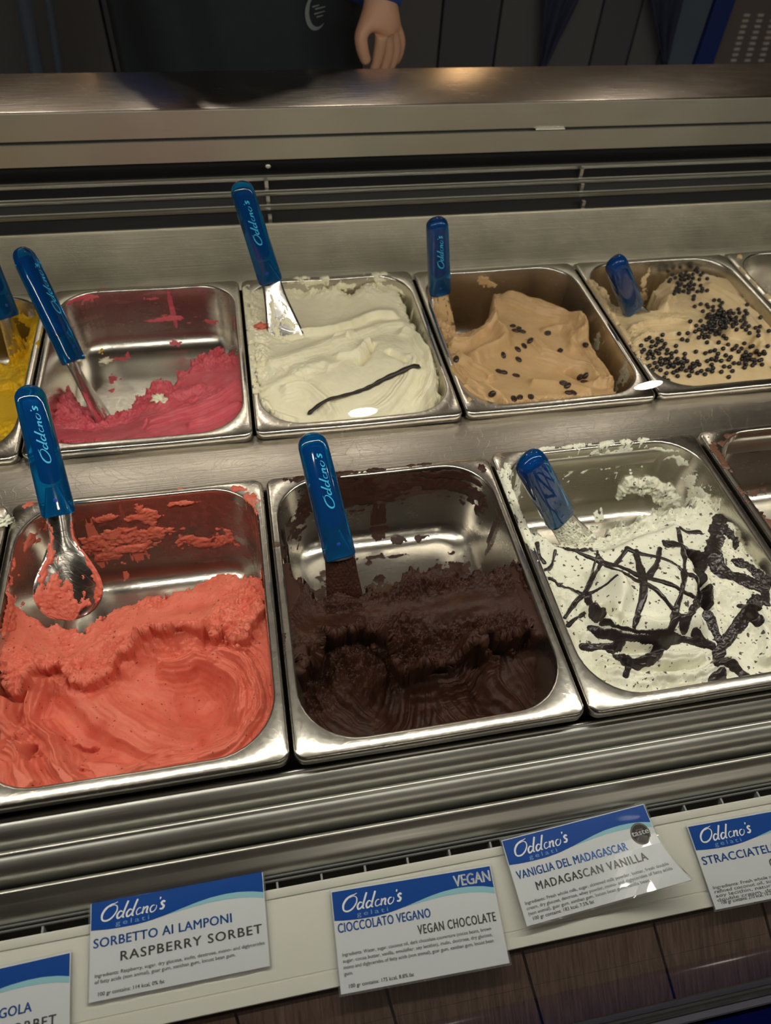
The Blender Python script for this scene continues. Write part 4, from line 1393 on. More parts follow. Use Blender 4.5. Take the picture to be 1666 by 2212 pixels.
P.smear_wall(wb(P, s_right, [(1115, 1230, .008, .012, 1.1), (1108, 1250, .014, .010, 1.0), (1125, 1270, .014, .016, 1.2)]), M['choc_smear'], .005, seed=19, thr=.42)
P.smear_flat(fb(P, [(740, 1022, .010, .003, 1.0), (815, 1015, .012, .003, 1.0), (905, 1004, .010, .003, .9), (640, 1035, .012, .004, .8), (1040, 1010, .004, .006, .8), (1178, 1300, .003, .003, 1.0), (608, 1400, .003, .02, .6)], 0), M['choc_smear'], .0022, thr=.48, seed=20)
P.smear_flat(fb(P, [(820, 1160, .010, .008, 1.0), (865, 1170, .014, .005, .9), (910, 1165, .012, .004, .75), (800, 1205, .02, .003, .8), (850, 1202, .012, .003, .9), (798, 1215, .004, .004, .9), (820, 1250, .006, .008, .8), (945, 1230, .006, .008, .7), (1043, 1222, .003, .006, .8), (985, 1240, .02, .02, .62), (690, 1170, .01, .006, .5), (800, 1290, .012, .008, .9), (955, 1270, .006, .008, .9)]), M['choc_smear'], .0014, thr=.5, seed=21, nsc=130)
P.smear_flat(fb(P, [(990, 1250, .03, .02, .8), (830, 1280, .03, .02, .8), (700, 1280, .04, .03, .7)]), M['brown_film'], .0002, thr=.62, seed=22, nsc=60, flat=True)

P = pans['stracciatella']
P.smear_wall(wb(P, s_back, [(1290, 1000, .030, .016, 1.05), (1330, 985, .03, .012, .9), (1240, 1010, .014, .012, .7)]), M['strac'], .0012, seed=25, thr=.55, nx=150, nz=170, amp=1.1)
P.smear_wall(wb(P, s_back, [(1430, 970, .020, .006, .9), (1470, 975, .014, .006, .8)]) + [(.20, -.035, .014, .016, .8), (.215, -.04, .012, .018, .9)], M['strac'], .0016, seed=26, thr=.5, nx=120, nz=140)
P.smear_wall([(.232, -.036, .014, .014, 1.1), (.245, -.030, .012, .012, .9)], M['strac'], .0030, seed=27, thr=.45, nx=120, nz=120)
P.smear_wall([(-.07, -.03, .02, .022, 1.0), (-.035, -.06, .02, .02, .7)], M['strac'], .0016, seed=28, thr=.5, nx=120, nz=120)
P.smear_wall(wb(P, s_back, [(1440, 1040, .026, .016, 1.6), (1400, 1040, .016, .014, 1.6), (1470, 1065, .03, .010, 1.4), (1360, 1040, .010, .014, 1.2)]), M['strac'], .010, seed=29, thr=.5, nx=70, nz=80, amp=1.0)
P.smear_flat(fb(P, [(1180, 968, .012, .003, .9), (1260, 962, .016, .003, 1.0), (1310, 958, .012, .004, 1.1), (1355, 955, .008, .006, 1.3), (1390, 950, .010, .003, .9), (1230, 965, .01, .003, .8), (1090, 1050, .003, .02, 1.2), (1100, 1100, .004, .02, 1.2), (1125, 1150, .004, .012, 1.1), (1095, 1010, .004, .010, 1.0), (1130, 1000, .005, .005, .8)], 0), M['strac'], .0036, thr=.45, seed=30, nsc=130)
P.smear_flat(fb(P, [(1290, 1120, .010, .008, .9), (1280, 1140, .01, .006, .8)]), M['strac'], .0020, thr=.5, seed=31)

P = pans['brown_edge']
P.smear_flat(fb(P, [(1565, 955, .010, .006, .9), (1555, 985, .004, .02, .9), (1580, 940, .010, .004, .8), (1575, 1035, .003, .014, .9), (1600, 1060, .003, .014, .7)], 0), M['brown_smear'], .0005, thr=.5, seed=33, nsc=150, flat=True)
P.smear_wall([(.02, -.03, .03, .008, .8), (-.05, -.05, .02, .01, .7)], M['brown_film'], .0002, seed=34, thr=.62, flat=True, nx=30, nz=120)
P.smear_flat(fb(P, [(1640, 1070, .02, .006, .7), (1640, 1050, .02, .003, .7)]), M['brown_smear'], .0006, thr=.6, seed=35)

P = pans['pink']
P.smear_wall(wb(P, s_back, [(160, 640, .02, .006, .95), (190, 640, .014, .010, .8), (290, 625, .02, .003, .8), (330, 645, .02, .004, .75), (420, 618, .014, .004, .8), (370, 685, .03, .004, .85), (330, 690, .03, .003, .7), (460, 690, .02, .006, .7)]), M['pinks'], .0010, seed=36, thr=.52, nx=70, nz=190)
P.smear_wall(wb(P, s_back, [(300, 660, .12, .03, .9), (420, 690, .07, .02, .9)]), M['pink_film'], .0002, seed=37, thr=.52, nx=22, nz=120, flat=True)
P.smear_wall(wb(P, s_right, [(505, 700, .008, .01, .9), (515, 770, .012, .012, 1.2), (520, 800, .01, .012, 1.0), (495, 660, .01, .006, .8)]), M['pinks'], .002, seed=38, thr=.5)
P.smear_wall(wb(P, s_left, [(85, 800, .03, .010, .9), (95, 750, .004, .004, 1.1), (88, 780, .012, .006, .8)]), M['pinks'], .001, seed=39, thr=.5)
P.smear_flat(fb(P, [(255, 775, .014, .006, .8), (275, 770, .006, .006, .8), (245, 820, .006, .012, .7), (385, 750, .012, .003, .8), (240, 845, .004, .004, 1.0), (390, 740, .004, .004, .8), (255, 740, .006, .004, .6)]), M['pinks'], .0010, thr=.52, seed=40, nsc=140)

P = pans['vanilla']
P.smear_wall(wb(P, s_back, [(640, 605, .02, .006, 1.1), (690, 610, .02, .008, 1.1), (740, 620, .016, .006, .9), (820, 600, .016, .008, 1.1), (850, 615, .02, .006, .9)]), M['vanilla'], .004, seed=42, thr=.5, nx=110, nz=130)
P.smear_flat(fb(P, [(650, 600, .012, .003, 1.1), (700, 600, .008, .003, .8), (820, 592, .012, .004, 1.1), (535, 700, .003, .02, 1.1), (545, 770, .003, .02, .9), (530, 650, .004, .012, 1.1), (890, 650, .003, .006, .6)], 0), M['vanilla'], .0035, thr=.42, seed=43, nsc=130)
P.smear_wall(wb(P, s_right, [(905, 690, .01, .01, .8), (930, 760, .012, .01, .7), (945, 790, .010, .02, .8)]), M['cream_film'], .0006, seed=44, thr=.5, flat=True)

P = pans['coffee']
P.smear_wall(wb(P, s_back, [(1045, 610, .010, .008, 1.0), (1060, 615, .010, .005, .8)]), M['coffee'], .0016, seed=45, thr=.5, nx=120, nz=120)
P.smear_wall(wb(P, s_right, [(1290, 740, .010, .02, .8), (1345, 800, .008, .03, .9), (1350, 820, .01, .02, .9)]), M['cream_film'], .0006, seed=46, thr=.5, flat=True)
P.smear_wall(wb(P, s_left, [(925, 660, .012, .010, 1.2), (950, 710, .02, .010, 1.2), (970, 760, .012, .02, .9)]), M['coffee'], .0025, seed=47, thr=.45)

P = pans['pearl']
P.smear_flat(fb(P, [(1290, 630, .003, .010, 1.1), (1310, 665, .003, .012, 1.0), (1330, 690, .003, .012, .9), (1350, 720, .003, .010, .9)], 0), M['pearl'], .003, thr=.45, seed=48, nsc=130)
P.smear_wall(wb(P, s_back, [(1390, 610, .006, .014, .9), (1385, 640, .012, .014, 1.0)]), M['pearl'], .0015, seed=49, thr=.45, nx=120)
P = pans['empty_corner']
P.smear_flat(fb(P, [(1600, 555, .004, .008, 1.0), (1605, 585, .003, .010, .9), (1625, 610, .003, .012, 1.0), (1655, 642, .008, .006, 1.3)], 0), M['pearl'], .0022, thr=.5, seed=50, nsc=150)
P = pans['mango']
P.smear_wall([(.155, -.03, .016, .012, .9), (.185, -.03, .014, .016, 1.1), (.20, -.02, .02, .014, 1.0), (.225, -.03, .03, .014, .9)], M['mango'], .003, seed=51, thr=.5)
P.smear_flat(fb(P, [(122, 652, .004, .003, 1.3), (93, 720, .003, .012, 1.1), (85, 745, .003, .010, .9)], 0), M['mango'], .003, thr=.45, seed=52, nsc=150)


# ------------------------------------------------------------------ lettering
def text_geo(s, width=None, height=None, bold=0.0, spacing=1.0, ital=0.0):
    """flat text mesh; origin at the left end of the baseline; returns V (n,2), F"""
    c = bpy.data.curves.new('lettering_curve', 'FONT')
    c.body = s
    c.size = 1.0
    c.space_character = spacing
    c.resolution_u = 3
    c.shear = ital
    ob = bpy.data.objects.new('lettering_tmp', c)
    COL.objects.link(ob)
    dg = bpy.context.evaluated_depsgraph_get()
    me = bpy.data.meshes.new_from_object(ob.evaluated_get(dg))
    V = np.array([v.co[:2] for v in me.vertices]) if len(me.vertices) else np.zeros((0, 2))
    F = [tuple(p.vertices) for p in me.polygons]
    bpy.data.objects.remove(ob)
    bpy.data.curves.remove(c)
    bpy.data.meshes.remove(me)
    V[:, 0] -= V[:, 0].min()
    sx = width / V[:, 0].max() if width else 1
    sy = height / 0.70 if height else sx
    if not width:
        sx = sy
    V[:, 0] *= sx
    V[:, 1] *= sy
    if bold:      # heavier strokes: the outline printed again a hair to each side
        e = bold * sy * 1.1
        n = len(V)
        V = np.concatenate([V + (-e, 0), V + (e, 0), V + (0, e * .7)])
        F = [tuple(i + k * n for i in q) for k in range(3) for q in F]
    return V, F


def ribbon(P, wd, n=6):
    """2D stroke of given half widths"""
    P = np.array(P, float)
    C = catmull(P[:, :2], n) if len(P) > 2 else P[:, :2]
    Wd = np.interp(np.linspace(0, 1, len(C)), np.linspace(0, 1, len(wd)), wd)
    T = np.gradient(C, axis=0)
    T /= np.linalg.norm(T, axis=1)[:, None] + 1e-9
    N = np.stack([-T[:, 1], T[:, 0]], 1)
    V = np.concatenate([C + N * Wd[:, None], C - N * Wd[:, None]])
    m = len(C)
    F = [(i, i + 1, m + i + 1, m + i) for i in range(m - 1)]
    return V, F


def logo_geo(width):
    """flowing script word: looped capital, then small script letters"""
    a, b = .055, .10
    st = [([(1.28, 1.75), (1.0, 1.62), (.72, 1.55), (.30, 1.25), (.05, .72), (.15, .15), (.55, -.02), (1.0, .20), (1.32, .75), (1.30, 1.25), (1.0, 1.48), (.62, 1.36)], [.03, .05, .08, .11, .10, .08, .09, .08, .06, .05, .04, .02])]
    x = 1.45
    for k in range(2):
        st += [([(x + .46, .62), (x + .22, .72), (x + .02, .40), (x + .10, .04), (x + .34, .10), (x + .55, .45)], [.05, .07, .09, .09, .07, .05]),
               ([(x + .80, 1.66), (x + .66, 1.0), (x + .56, .45), (x + .56, .08), (x + .72, .02)], [.09, .09, .09, .08, .04])]
        x += .86
    st += [([(x + .42, .66), (x + .20, .68), (x + .04, .38), (x + .14, .04), (x + .40, .08), (x + .52, .2)], [.04, .05, .05, .05, .04, .03])]
    x += .60
    st += [([(x, .66), (x + .06, .62), (x + .02, .02)], [.07, .09, .08]), ([(x + .03, .25), (x + .22, .62), (x + .40, .66), (x + .42, .45), (x + .40, .10), (x + .55, .02)], [.05, .07, .09, .09, .08, .04])]
    x += .70
    st += [([(x + .36, .68), (x + .14, .66), (x + .0, .36), (x + .14, .02), (x + .42, .10), (x + .56, .42), (x + .52, .66)], [.04, .06, .07, .06, .05, .04, .03])]
    x += .78
    st += [([(x + .02, 1.42), (x, 1.18)], [.08, .04]), ([(x + .52, .82), (x + .36, .94), (x + .20, .80), (x + .30, .60), (x + .46, .42), (x + .36, .18), (x + .10, .20)], [.09, .10, .10, .10, .10, .10, .08])]
    W_ = x + .60
    V, F = [], []
    for P_, wd in st:
        P_ = [(p[0] + .18 * p[1], p[1]) for p in P_]
        v, f = ribbon(P_, wd)
        n = len(V)
        V += [tuple(q) for q in v]
        F += [tuple(i + n for i in q) for q in f]
    V = np.array(V) * (width / (W_ + .1))
    return V, F


def flat_part(name, V2, F, mapf, mat, root, thick=0.00012, lift=0.0):
    """put a flat drawing on a surface given by mapf(u, v, height) with a little thickness"""
    V2 = np.asarray(V2)
    n = len(V2)
    top = np.array([mapf(u, v, lift + thick) for u, v in V2])
    o = part(name, top, F, mat, root, smooth=False)
    return o


# ------------------------------------------------------------------ price cards
RAIL_N = np.array([0, -0.1736, 0.9848])
RAIL_D = np.array([0, -0.9848, -0.1736])
RAIL_P = np.array([0, *SL(0, 0.0014)])


def on_rail(u, v, lift=0.0015):
    d = ray(u, v)
    p0 = RAIL_P + RAIL_N * lift
    return CP + d * (((p0 - CP) @ RAIL_N) / (d @ RAIL_N))


def card(tl, tr, label, title_it, title_en, lines, W_=0.128, H_=0.064, vegan=False, badge=False, lift=0.0012, it=(0.02, 0.80), en=(0.17, 0.97), curl=0.0, tilt=0.0, right_end=None, narrow=False, rows=(.515, .345, .225)):
    A = on_rail(*tl, lift)
    B_ = on_rail(*tr, lift) if tr is not None else None
    ex = (B_ - A) / np.linalg.norm(B_ - A)
    n = RAIL_N
    ey = np.cross(n, ex)      # up the slope
    # lean the card: rotate about its top edge
    ca, sa = math.cos(tilt), math.sin(tilt)
    n2 = n * ca + ey * sa
    ey2 = ey * ca - n * sa
    root = empty('price_card', tuple(A - ey2 * H_ * 0.5 + ex * W_ * 0.5))
    tag(root, label, 'label card', 'price cards on the white rail')

    def mp(u, v, h=0.0):      # u,v in 0..1, v up from the bottom edge
        bend = curl * (max(0, u - .45) * max(0, .6 - v)) ** 1.5 * 6
        return A + ex * (u * W_) + ey2 * ((v - 1) * H_) + n2 * (h + bend)

    N_, K_ = 17, 9
    V = [mp(i / (N_ - 1), j / (K_ - 1), hh) for hh in (0, 0.0006) for j in range(K_) for i in range(N_)]
    F = []
    for j in range(K_ - 1):
        for i in range(N_ - 1):
            a = j * N_ + i
            F.append((a, a + N_, a + N_ + 1, a + 1))
            b_ = a + N_ * K_
            F.append((b_, b_ + 1, b_ + N_ + 1, b_ + N_))
    ring = [i for i in range(N_)] + [j * N_ + N_ - 1 for j in range(1, K_)] + [(K_ - 1) * N_ + i for i in range(N_ - 2, -1, -1)] + [j * N_ for j in range(K_ - 2, 0, -1)]
    for a, b_ in zip(ring, ring[1:] + ring[:1]):
        F.append((a, b_, b_ + N_ * K_, a + N_ * K_))
    part('card', V, F, M['paper'], root, smooth=False)
    # laminate edge: clear film rim with crinkled gloss
    rimV, rimF = [], []
    loop = [(i / 16, 1.0) for i in range(17)] + [(1.0, 1 - j / 8) for j in range(1, 9)] + [(1 - i / 16, 0.0) for i in range(1, 17)] + [(0.0, j / 8) for j in range(1, 8)]
    for k, (u, v) in enumerate(loop):
        cu, cv = (u - .5), (v - .5)
        j1 = 0.0005 * ((k * 37) % 5 - 2) / 2
        rimV.append(mp(u - 0.001 * np.sign(cu), v - 0.002 * np.sign(cv), 0.0004))
        rimV.append(mp(.5 + cu * 1.022, .5 + cv * 1.045, 0.0004 + j1))
    m = len(loop)
    for k in range(m):
        q = (k + 1) % m
        rimF.append((2 * k, 2 * k + 1, 2 * q + 1, 2 * q))
    part('laminate_edge', rimV, rimF, M['laminate'], root, smooth=True)

    def wave(u):
        return np.interp(u, [0, .08, .16, .25, .33, .42, .5, .6, .68, .77, .85, .93, 1.0], [.700, .684, .677, .677, .688, .716, .748, .787, .810, .820, .815, .795, .762])

    us = np.linspace(0.004, 0.996, 33)
    V = [(u, 0.99) for u in us] + [(u, float(wave(u))) for u in us]
    F = [(i, i + 33, i + 34, i + 1) for i in range(32)]
    flat_part('header_band', V, F, mp, M['card_blue'], root, lift=0.00062)
    us2 = np.linspace(0.42, 0.996, 20)
    th = 0.062 * np.sin(np.clip((us2 - .42) / .45, 0, 1) * PI / 2)
    V = [(u, float(wave(u))) for u in us2] + [(u, float(wave(u) - t)) for u, t in zip(us2, th)]
    F = [(i, i + 20, i + 21, i + 1) for i in range(19)]
    flat_part('pale_swoosh', V, F, mp, M['card_cyan'], root, lift=0.00062)

    def put(name, geo, u, v, mat, asp=1.0):
        Vg, Fg = geo
        Vg = np.array([(u + x / W_, v + y / H_) for x, y in Vg])
        flat_part(name, Vg, Fg, mp, mat, root, lift=0.00078, thick=0.0001)

    lgV, lgF = logo_geo(0.37 * W_)
    lgV[:, 1] *= 0.80
    put('logo_lettering', (lgV, lgF), 0.055, 0.775, M['ink_white'])
    put('small_lettering', text_geo('gelati', 0.19 * W_, 0.0032, spacing=1.35), 0.14, 0.706, M['ink_pale'])
    fs = 0.0060 if not narrow else 0.0062
    put('italian_title', text_geo(title_it, (it[1] - it[0]) * W_, fs, bold=0.022, spacing=1.05), it[0], rows[0], M['ink_blue'])
    put('english_title', text_geo(title_en, (en[1] - en[0]) * W_, fs, bold=0.022, spacing=1.15), en[0], rows[1], M['ink_grey'])
    vy = rows[2]
    g1 = []
    for ln, wd in lines[:-1]:
        Vg, Fg = text_geo(ln, wd * W_, 0.0023, bold=0.012)
        g1.append((np.array([(0.03 + x / W_, vy + y / H_, 0) for x, y in Vg]), Fg))
        vy -= 0.060 if len(lines) < 5 or vegan else 0.048
    Vm, Fm = merge(g1)
    flat_part('ingredients_lettering', np.array(Vm)[:, :2], Fm, mp, M['ink_lgrey'], root, lift=0.00078, thick=0.0001)
    ln, wd = lines[-1]
    put('nutrition_lettering', text_geo(ln, wd * W_, 0.0024, bold=0.01), 0.05, 0.045, M['ink_grey'])
    if vegan:
        put('vegan_lettering', text_geo('VEGAN', 0.23 * W_, 0.0078, bold=0.02), 0.755, 0.835, M['ink_white'])
    if badge:
        c = (0.90, 0.66)
        rx, ry = 0.0084 / W_, 0.0084 / H_
        an = np.linspace(0, 2 * PI, 33)[:-1]
        V = [(c[0] + rx * math.cos(t), c[1] + ry * math.sin(t)) for t in an] + [c]
        F = [(i, (i + 1) % 32, 32) for i in range(32)]
        flat_part('award_badge', V, F, mp, M['ink_black'], root, lift=0.00080)
        V = [(c[0] + rx * k * math.cos(t), c[1] + ry * k * math.sin(t)) for k in (.93, .88) for t in an]
        F = [(i, (i + 1) % 32, 32 + (i + 1) % 32, 32 + i) for i in range(32)]
        flat_part('badge_ring', V, F, mp, M['badge'], root, lift=0.00094)
        for tx, wd, hh, dy, mt in (('great', .0062, .0018, .30, 'badge'), ('taste', .0150, .0042, -.10, 'ink_white'), ('GOLD 2010', .0095, .0017, -.48, 'badge'), ('* *', .0045, .0014, -.82, 'badge')):
            Vg, Fg = text_geo(tx, wd, hh, bold=0.02)
            Vg = np.array([(c[0] - wd / 2 / W_ + x / W_, c[1] + dy * ry + y / H_) for x, y in Vg])
            flat_part('badge_lettering', Vg, Fg, mp, M[mt], root, lift=0.00096)
    return root


M['badge'] = plain('bronze_ink', (0.28, 0.22, 0.16), 0.4)
ml, nt, b = new_mat('clear_laminate')
setin(b, color=(0.75, 0.78, 0.8), rough=0.06, trans=0.9, ior=1.45)
M['laminate'] = ml
card((197, 1948), (567, 1880), 'white and blue card reading raspberry sorbet, below the coral red sorbet', 'SORBETTO AI LAMPONI', 'RASPBERRY SORBET',
     [('Ingredients: Raspberry, sugar, dry glucose, inulin, dextrose, mono- and diglycerides', .95), ('of fatty acids (non animal), guar gum, xanthan gum, locust bean gum.', .78), ('100 gr contains: 114 kcal, 0% fat', .36)], lift=.003, tilt=math.radians(-2))
card((715, 1926), (1052, 1870), 'white and blue card marked VEGAN, reading vegan chocolate, its lower edge over the reflected brown boards', 'CIOCCOLATO VEGANO', 'VEGAN CHOCOLATE',
     [('Ingredients: Water, sugar, coconut oil, dark chocolate couverture (cocoa beans, brown', .90), ('sugar, cocoa butter, vanilla, emulsifier: soy lecithin), inulin, dextrose, dry glucose,', .90), ('mono and diglycerides of fatty acids (non animal), guar gum, xanthan gum, locust bean', .90), ('gum.', .05), ('100 gr contains: 175 kcal, 8.8% fat', .38)],
     H_=.067, vegan=True, it=(.02, .58), en=(.49, .97), narrow=True, lift=.0022, rows=(.575, .425, .345))
card((1083, 1816), (1385, 1738), 'white and blue card with a round black badge, reading Madagascan vanilla, a corner curled up', 'VANIGLIA DEL MADAGASCAR', 'MADAGASCAN VANILLA',
     [('Ingredients: Fresh whole milk, sugar, skimmed milk powder, butter, fresh double', .93), ('cream, dry glucose, dextrose, whey powder, mono- and diglycerides of fatty acids', .93), ('(non animal), guar gum, xanthan gum, locust bean gum, vanilla bean.', .78), ('100 gr contains: 183 kcal, 7.5% fat', .40)],
     badge=True, it=(.03, .78), en=(.13, .87), lift=.004, curl=.025, H_=.062, tilt=math.radians(3))
card((1484, 1785), (1666, 1752), 'white and blue card reading stracciatella, at the right edge', 'STRACCIATELLA', 'CHOCOLATE CHIP',
     [('Ingredients: Fresh whole milk, sugar, cocoa paste, butter oil,', .93), ('refined coconut oil, sugar, cocoa powder, emulsifier:', .93), ('soy lecithin, natural infusion of vanilla, fresh', .93), ('double cream, dry glucose, dextrose, fatty', .93), ('100 gr contains: 210 kcal, 10.2% fat', .40)],
     it=(.02, .60), en=(.46, .97), lift=.0018, H_=.062)
_tl = on_rail(153, 2056, .002)
_ex = on_rail(153, 2056, .002) - on_rail(-60, 2104, .002)
_ex /= np.linalg.norm(_ex)
_a = _tl - _ex * 0.128


def px_of(p):
    v = (np.array(p) - CP) @ CR
    return (IW / 2 + FPX * v[0] / -v[2], IH / 2 - FPX * v[1] / -v[2])


card(px_of(_a), (153, 2056), 'white and blue card ending in SORBET, cut by the left edge', 'SORBETTO ALLA FRAGOLA', 'STRAWBERRY SORBET',
     [('Ingredients: Strawberry, sugar, dry glucose, inulin, dextrose, mono- and diglycerides', .95), ('of fatty acids (non animal), guar gum, xanthan gum, locust bean gum.', .78), ('100 gr contains: 112 kcal, 0% fat', .36)], it=(.02, .80), en=(.17, .93), lift=.002)


# ------------------------------------------------------------------ spatulas
ma, nt, b = new_mat('blue_acrylic')
setin(b, color=(0.004, 0.26, 0.56), rough=0.03, trans=0.95, ior=1.40, coat=0.0)
dif = nt.nodes.new('ShaderNodeBsdfPrincipled')
dif.inputs['Base Color'].default_value = (0.002, 0.075, 0.30, 1)
dif.inputs['Roughness'].default_value = 0.08
mxs = nt.nodes.new('ShaderNodeMixShader')
mxs.inputs[0].default_value = 0.22
nt.links.new(b.outputs[0], mxs.inputs[1])
nt.links.new(dif.outputs[0], mxs.inputs[2])
nt.links.new(mxs.outputs[0], nt.nodes['Material Output'].inputs[0])
M['acrylic'] = ma
M['core'] = plain('deep_blue_core', (0.003, 0.045, 0.30), 0.25)
M['tang'] = steel('tang_steel', (0.10, 0.32, 0.38), 0.3)


def sweep(cs, fr, prof, n=28, cap=True):
    """cs: centres; fr: (side, normal); prof: (half width, half depth, exponent)"""
    V, F = [], []
    for c, (s, f), (hw, hd, ex) in zip(cs, fr, prof):
        for k in range(n):
            a = 2 * PI * k / n
            ca, sa = math.cos(a), math.sin(a)
            x = np.sign(ca) * abs(ca) ** (2 / ex) * hw
            y = np.sign(sa) * abs(sa) ** (2 / ex) * hd
            V.append(c + s * x + f * y)
    m = len(cs)
    for i in range(m - 1):
        for k in range(n):
            q = (k + 1) % n
            F.append((i * n + k, i * n + q, (i + 1) * n + q, (i + 1) * n + k))
    if cap:
        F.append(tuple(range(n))[::-1])
        F.append(tuple((m - 1) * n + k for k in range(n)))
    # wind the faces outward whatever the handedness of the frames
    s0, f0 = np.array(fr[0][0]), np.array(fr[0][1])
    if np.cross(s0, f0) @ (np.array(cs[-1]) - np.array(cs[0])) < 0:
        F = [tuple(q[::-1]) for q in F]
    return V, F


def spatula(label, hb, zb, ht, zt_, tip, tz, spin=0.0, blade='flat', bspin=0.0, flare=.024, neck=.0115, smear=None, bend=0.0, text=True, hw0=.0155):
    Bp = Zp(*hb, zb)
    Tp = Zp(ht[0] - 1, ht[1] - 14, zt_ + .003)
    Pp = Zp(*tip, tz)
    L = np.linalg.norm(Tp - Bp)
    a = (Tp - Bp) / L
    c = CP - (Bp + Tp) / 2
    f = c - (c @ a) * a
    f /= np.linalg.norm(f)
    R_ = Matrix.Rotation(math.radians(spin), 3, Vector(a))
    f = np.array(R_ @ Vector(f))
    s = np.cross(a, f)
    root = empty('gelato_spatula', tuple(Pp))
    tag(root, label, 'spatula', 'spatulas standing in the gelato')
    # handle: clear blue block with rounded crown
    ts = [0, .006, .02, .05, .15, .3, .5, .7, .85, .90, .93, .955, .975, .99, .998]
    cs, fr, pr = [], [], []
    for t in ts:
        hw = hw0 + (-.0018) * t
        hd = .0092 + .0006 * t
        k = 1.0
        if t > .90:
            k = math.sqrt(max(0.02, 1 - ((t - .90) / .0985) ** 2))
        if t < .02:
            k = .93 + .07 * math.sqrt(t / .02)
        cs.append(Bp + a * L * t)
        fr.append((s, f))
        pr.append((hw * k, hd * (0.45 + 0.55 * k) * (1 if t < .02 else k ** .3), 3.4 if t < .9 else 2.6))
    V, F = sweep(cs, fr, pr)
    part('handle', V, F, M['acrylic'], root, smooth=True, auto=60)
    cs, fr, pr = [], [], []
    for t in (.245, .25, .265, .29, .4, .6, .8, .88, .90, .91, .915):
        k = 1.0
        if t < .29:
            k = math.sqrt(max(.05, 1 - ((.29 - t) / .046) ** 2))
        if t > .88:
            k = math.sqrt(max(.05, 1 - ((t - .88) / .036) ** 2))
        cs.append(Bp + a * L * t - f * 0.001)
        fr.append((s, f))
        pr.append((.0088 * k, .0052 * (.6 + .4 * k), 3.0))
    V, F = sweep(cs, fr, pr)
    part('handle_core', V, F, M['core'], root, smooth=True, auto=60)
    # steel tang showing through the foot of the handle, with its rivet
    cs, fr, pr = [], [], []
    for t in (.004, .02, .10, .18, .22):
        cs.append(Bp + a * L * t)
        fr.append((s, f))
        pr.append((.0125 - .030 * t, .0030, 3.5))
    V, F = sweep(cs, fr, pr, 20)
    part('tang', V, F, M['tang'], root, smooth=True, auto=60)
    V, F = [], []
    for rr, hh in ((.0020, 0), (.0020, .0004), (.0012, .0006)):
        for k in range(12):
            an = 2 * PI * k / 12
            V.append(Bp + a * (L * .12 + rr * math.sin(an)) + s * rr * math.cos(an) + f * (.0092 + hh))
    F = [(i * 12 + k, i * 12 + (k + 1) % 12, (i + 1) * 12 + (k + 1) % 12, (i + 1) * 12 + k) for i in range(2) for k in range(12)] + [tuple(range(24, 36))]
    part('rivet', V, F, M['core'], root, smooth=True, auto=50)
    if text:
        Vg, Fg = logo_geo(L * 0.44)
        sc_ = .0088 / max(Vg[:, 1].max(), 1e-6)
        # the word climbs the handle, its letters standing to the left
        pts = [Bp + a * (L * .40 + x) - s * (-.0050 + y * sc_ ) * 1.0 + f * (.00975) for x, y in Vg]
        part('lettering', pts, Fg, M['light_blue_ink'], root, smooth=False)
    # blade
    q0 = Bp + a * 0.012
    d1 = Bp - a * 0.012
    path = catmull([q0, Bp, Bp + (Pp - Bp) * .35 - a * 0.004 * 0 + f * bend, Bp + (Pp - Bp) * .7 + f * bend, Pp], 8)
    dirb = (Pp - Bp) / np.linalg.norm(Pp - Bp)
    fb_ = f - (f @ dirb) * dirb
    fb_ /= np.linalg.norm(fb_)
    fb_ = np.array(Matrix.Rotation(math.radians(bspin), 3, Vector(dirb)) @ Vector(fb_))
    NU, NVv = len(path), 13
    V = []
    for i, c_ in enumerate(path):
        t = i / (NU - 1)
        dd = path[min(i + 1, NU - 1)] - path[max(i - 1, 0)]
        dd /= np.linalg.norm(dd)
        nn = fb_ - (fb_ @ dd) * dd
        nn /= np.linalg.norm(nn)
        ss = np.cross(-dd, nn)
        if blade == 'scoop':
            hw = neck * (1 - .1 * math.sin(t * 3)) if t < .45 else 0
            k = sstep(.38, .74, t)
            hw = neck * (1 - k) + flare * k
            if t > .74:
                hw = flare * math.sqrt(max(0.0009, 1 - ((t - .74) / .262) ** 2))
            dep = .006 * (1 - k) - .010 * k
            if t > .74:
                dep *= (hw / flare)
        else:
            k = sstep(.25, 1.0, t)
            hw = neck * (1 - k) + flare * k
            dep = .004 * (1 - k) + .002 * k
        for j in range(NVv):
            x = -1 + 2 * j / (NVv - 1)
            V.append(c_ + ss * x * hw - nn * dep * x * x)
    F = [(i * NVv + j, i * NVv + j + 1, (i + 1) * NVv + j + 1, (i + 1) * NVv + j) for i in range(NU - 1) for j in range(NVv - 1)]
    bo = part('blade', V, F, M['blade'], root, smooth=True, auto=60)
    md = bo.modifiers.new('thickness', 'SOLIDIFY')
    md.thickness = 0.0014
    md.offset = 0
    # gelato stuck to the blade
    if smear:
        mt, spots, th = smear
        VV = np.array(V).reshape(NU, NVv, 3)
        us = np.linspace(.3, 1, 90)
        vs = np.linspace(0, 1, 60)
        gi, gj = np.meshgrid(us * (NU - 1), vs * (NVv - 1), indexing='ij')
        i0 = np.minimum(gi.astype(int), NU - 2)
        j0 = np.minimum(gj.astype(int), NVv - 2)
        fu, fv = (gi - i0)[..., None], (gj - j0)[..., None]
        Pm = (VV[i0, j0] * (1 - fu) + VV[i0 + 1, j0] * fu) * (1 - fv) + (VV[i0, j0 + 1] * (1 - fu) + VV[i0 + 1, j0 + 1] * fu) * fv
        U, Vv = np.meshgrid(us, vs, indexing='ij')
        m = np.zeros_like(U)
        for (uu, v_, ru, rv, st) in spots:
            m = np.maximum(m, st * np.exp(-((U - uu) / ru) ** 2 - ((Vv - v_) / rv) ** 2))
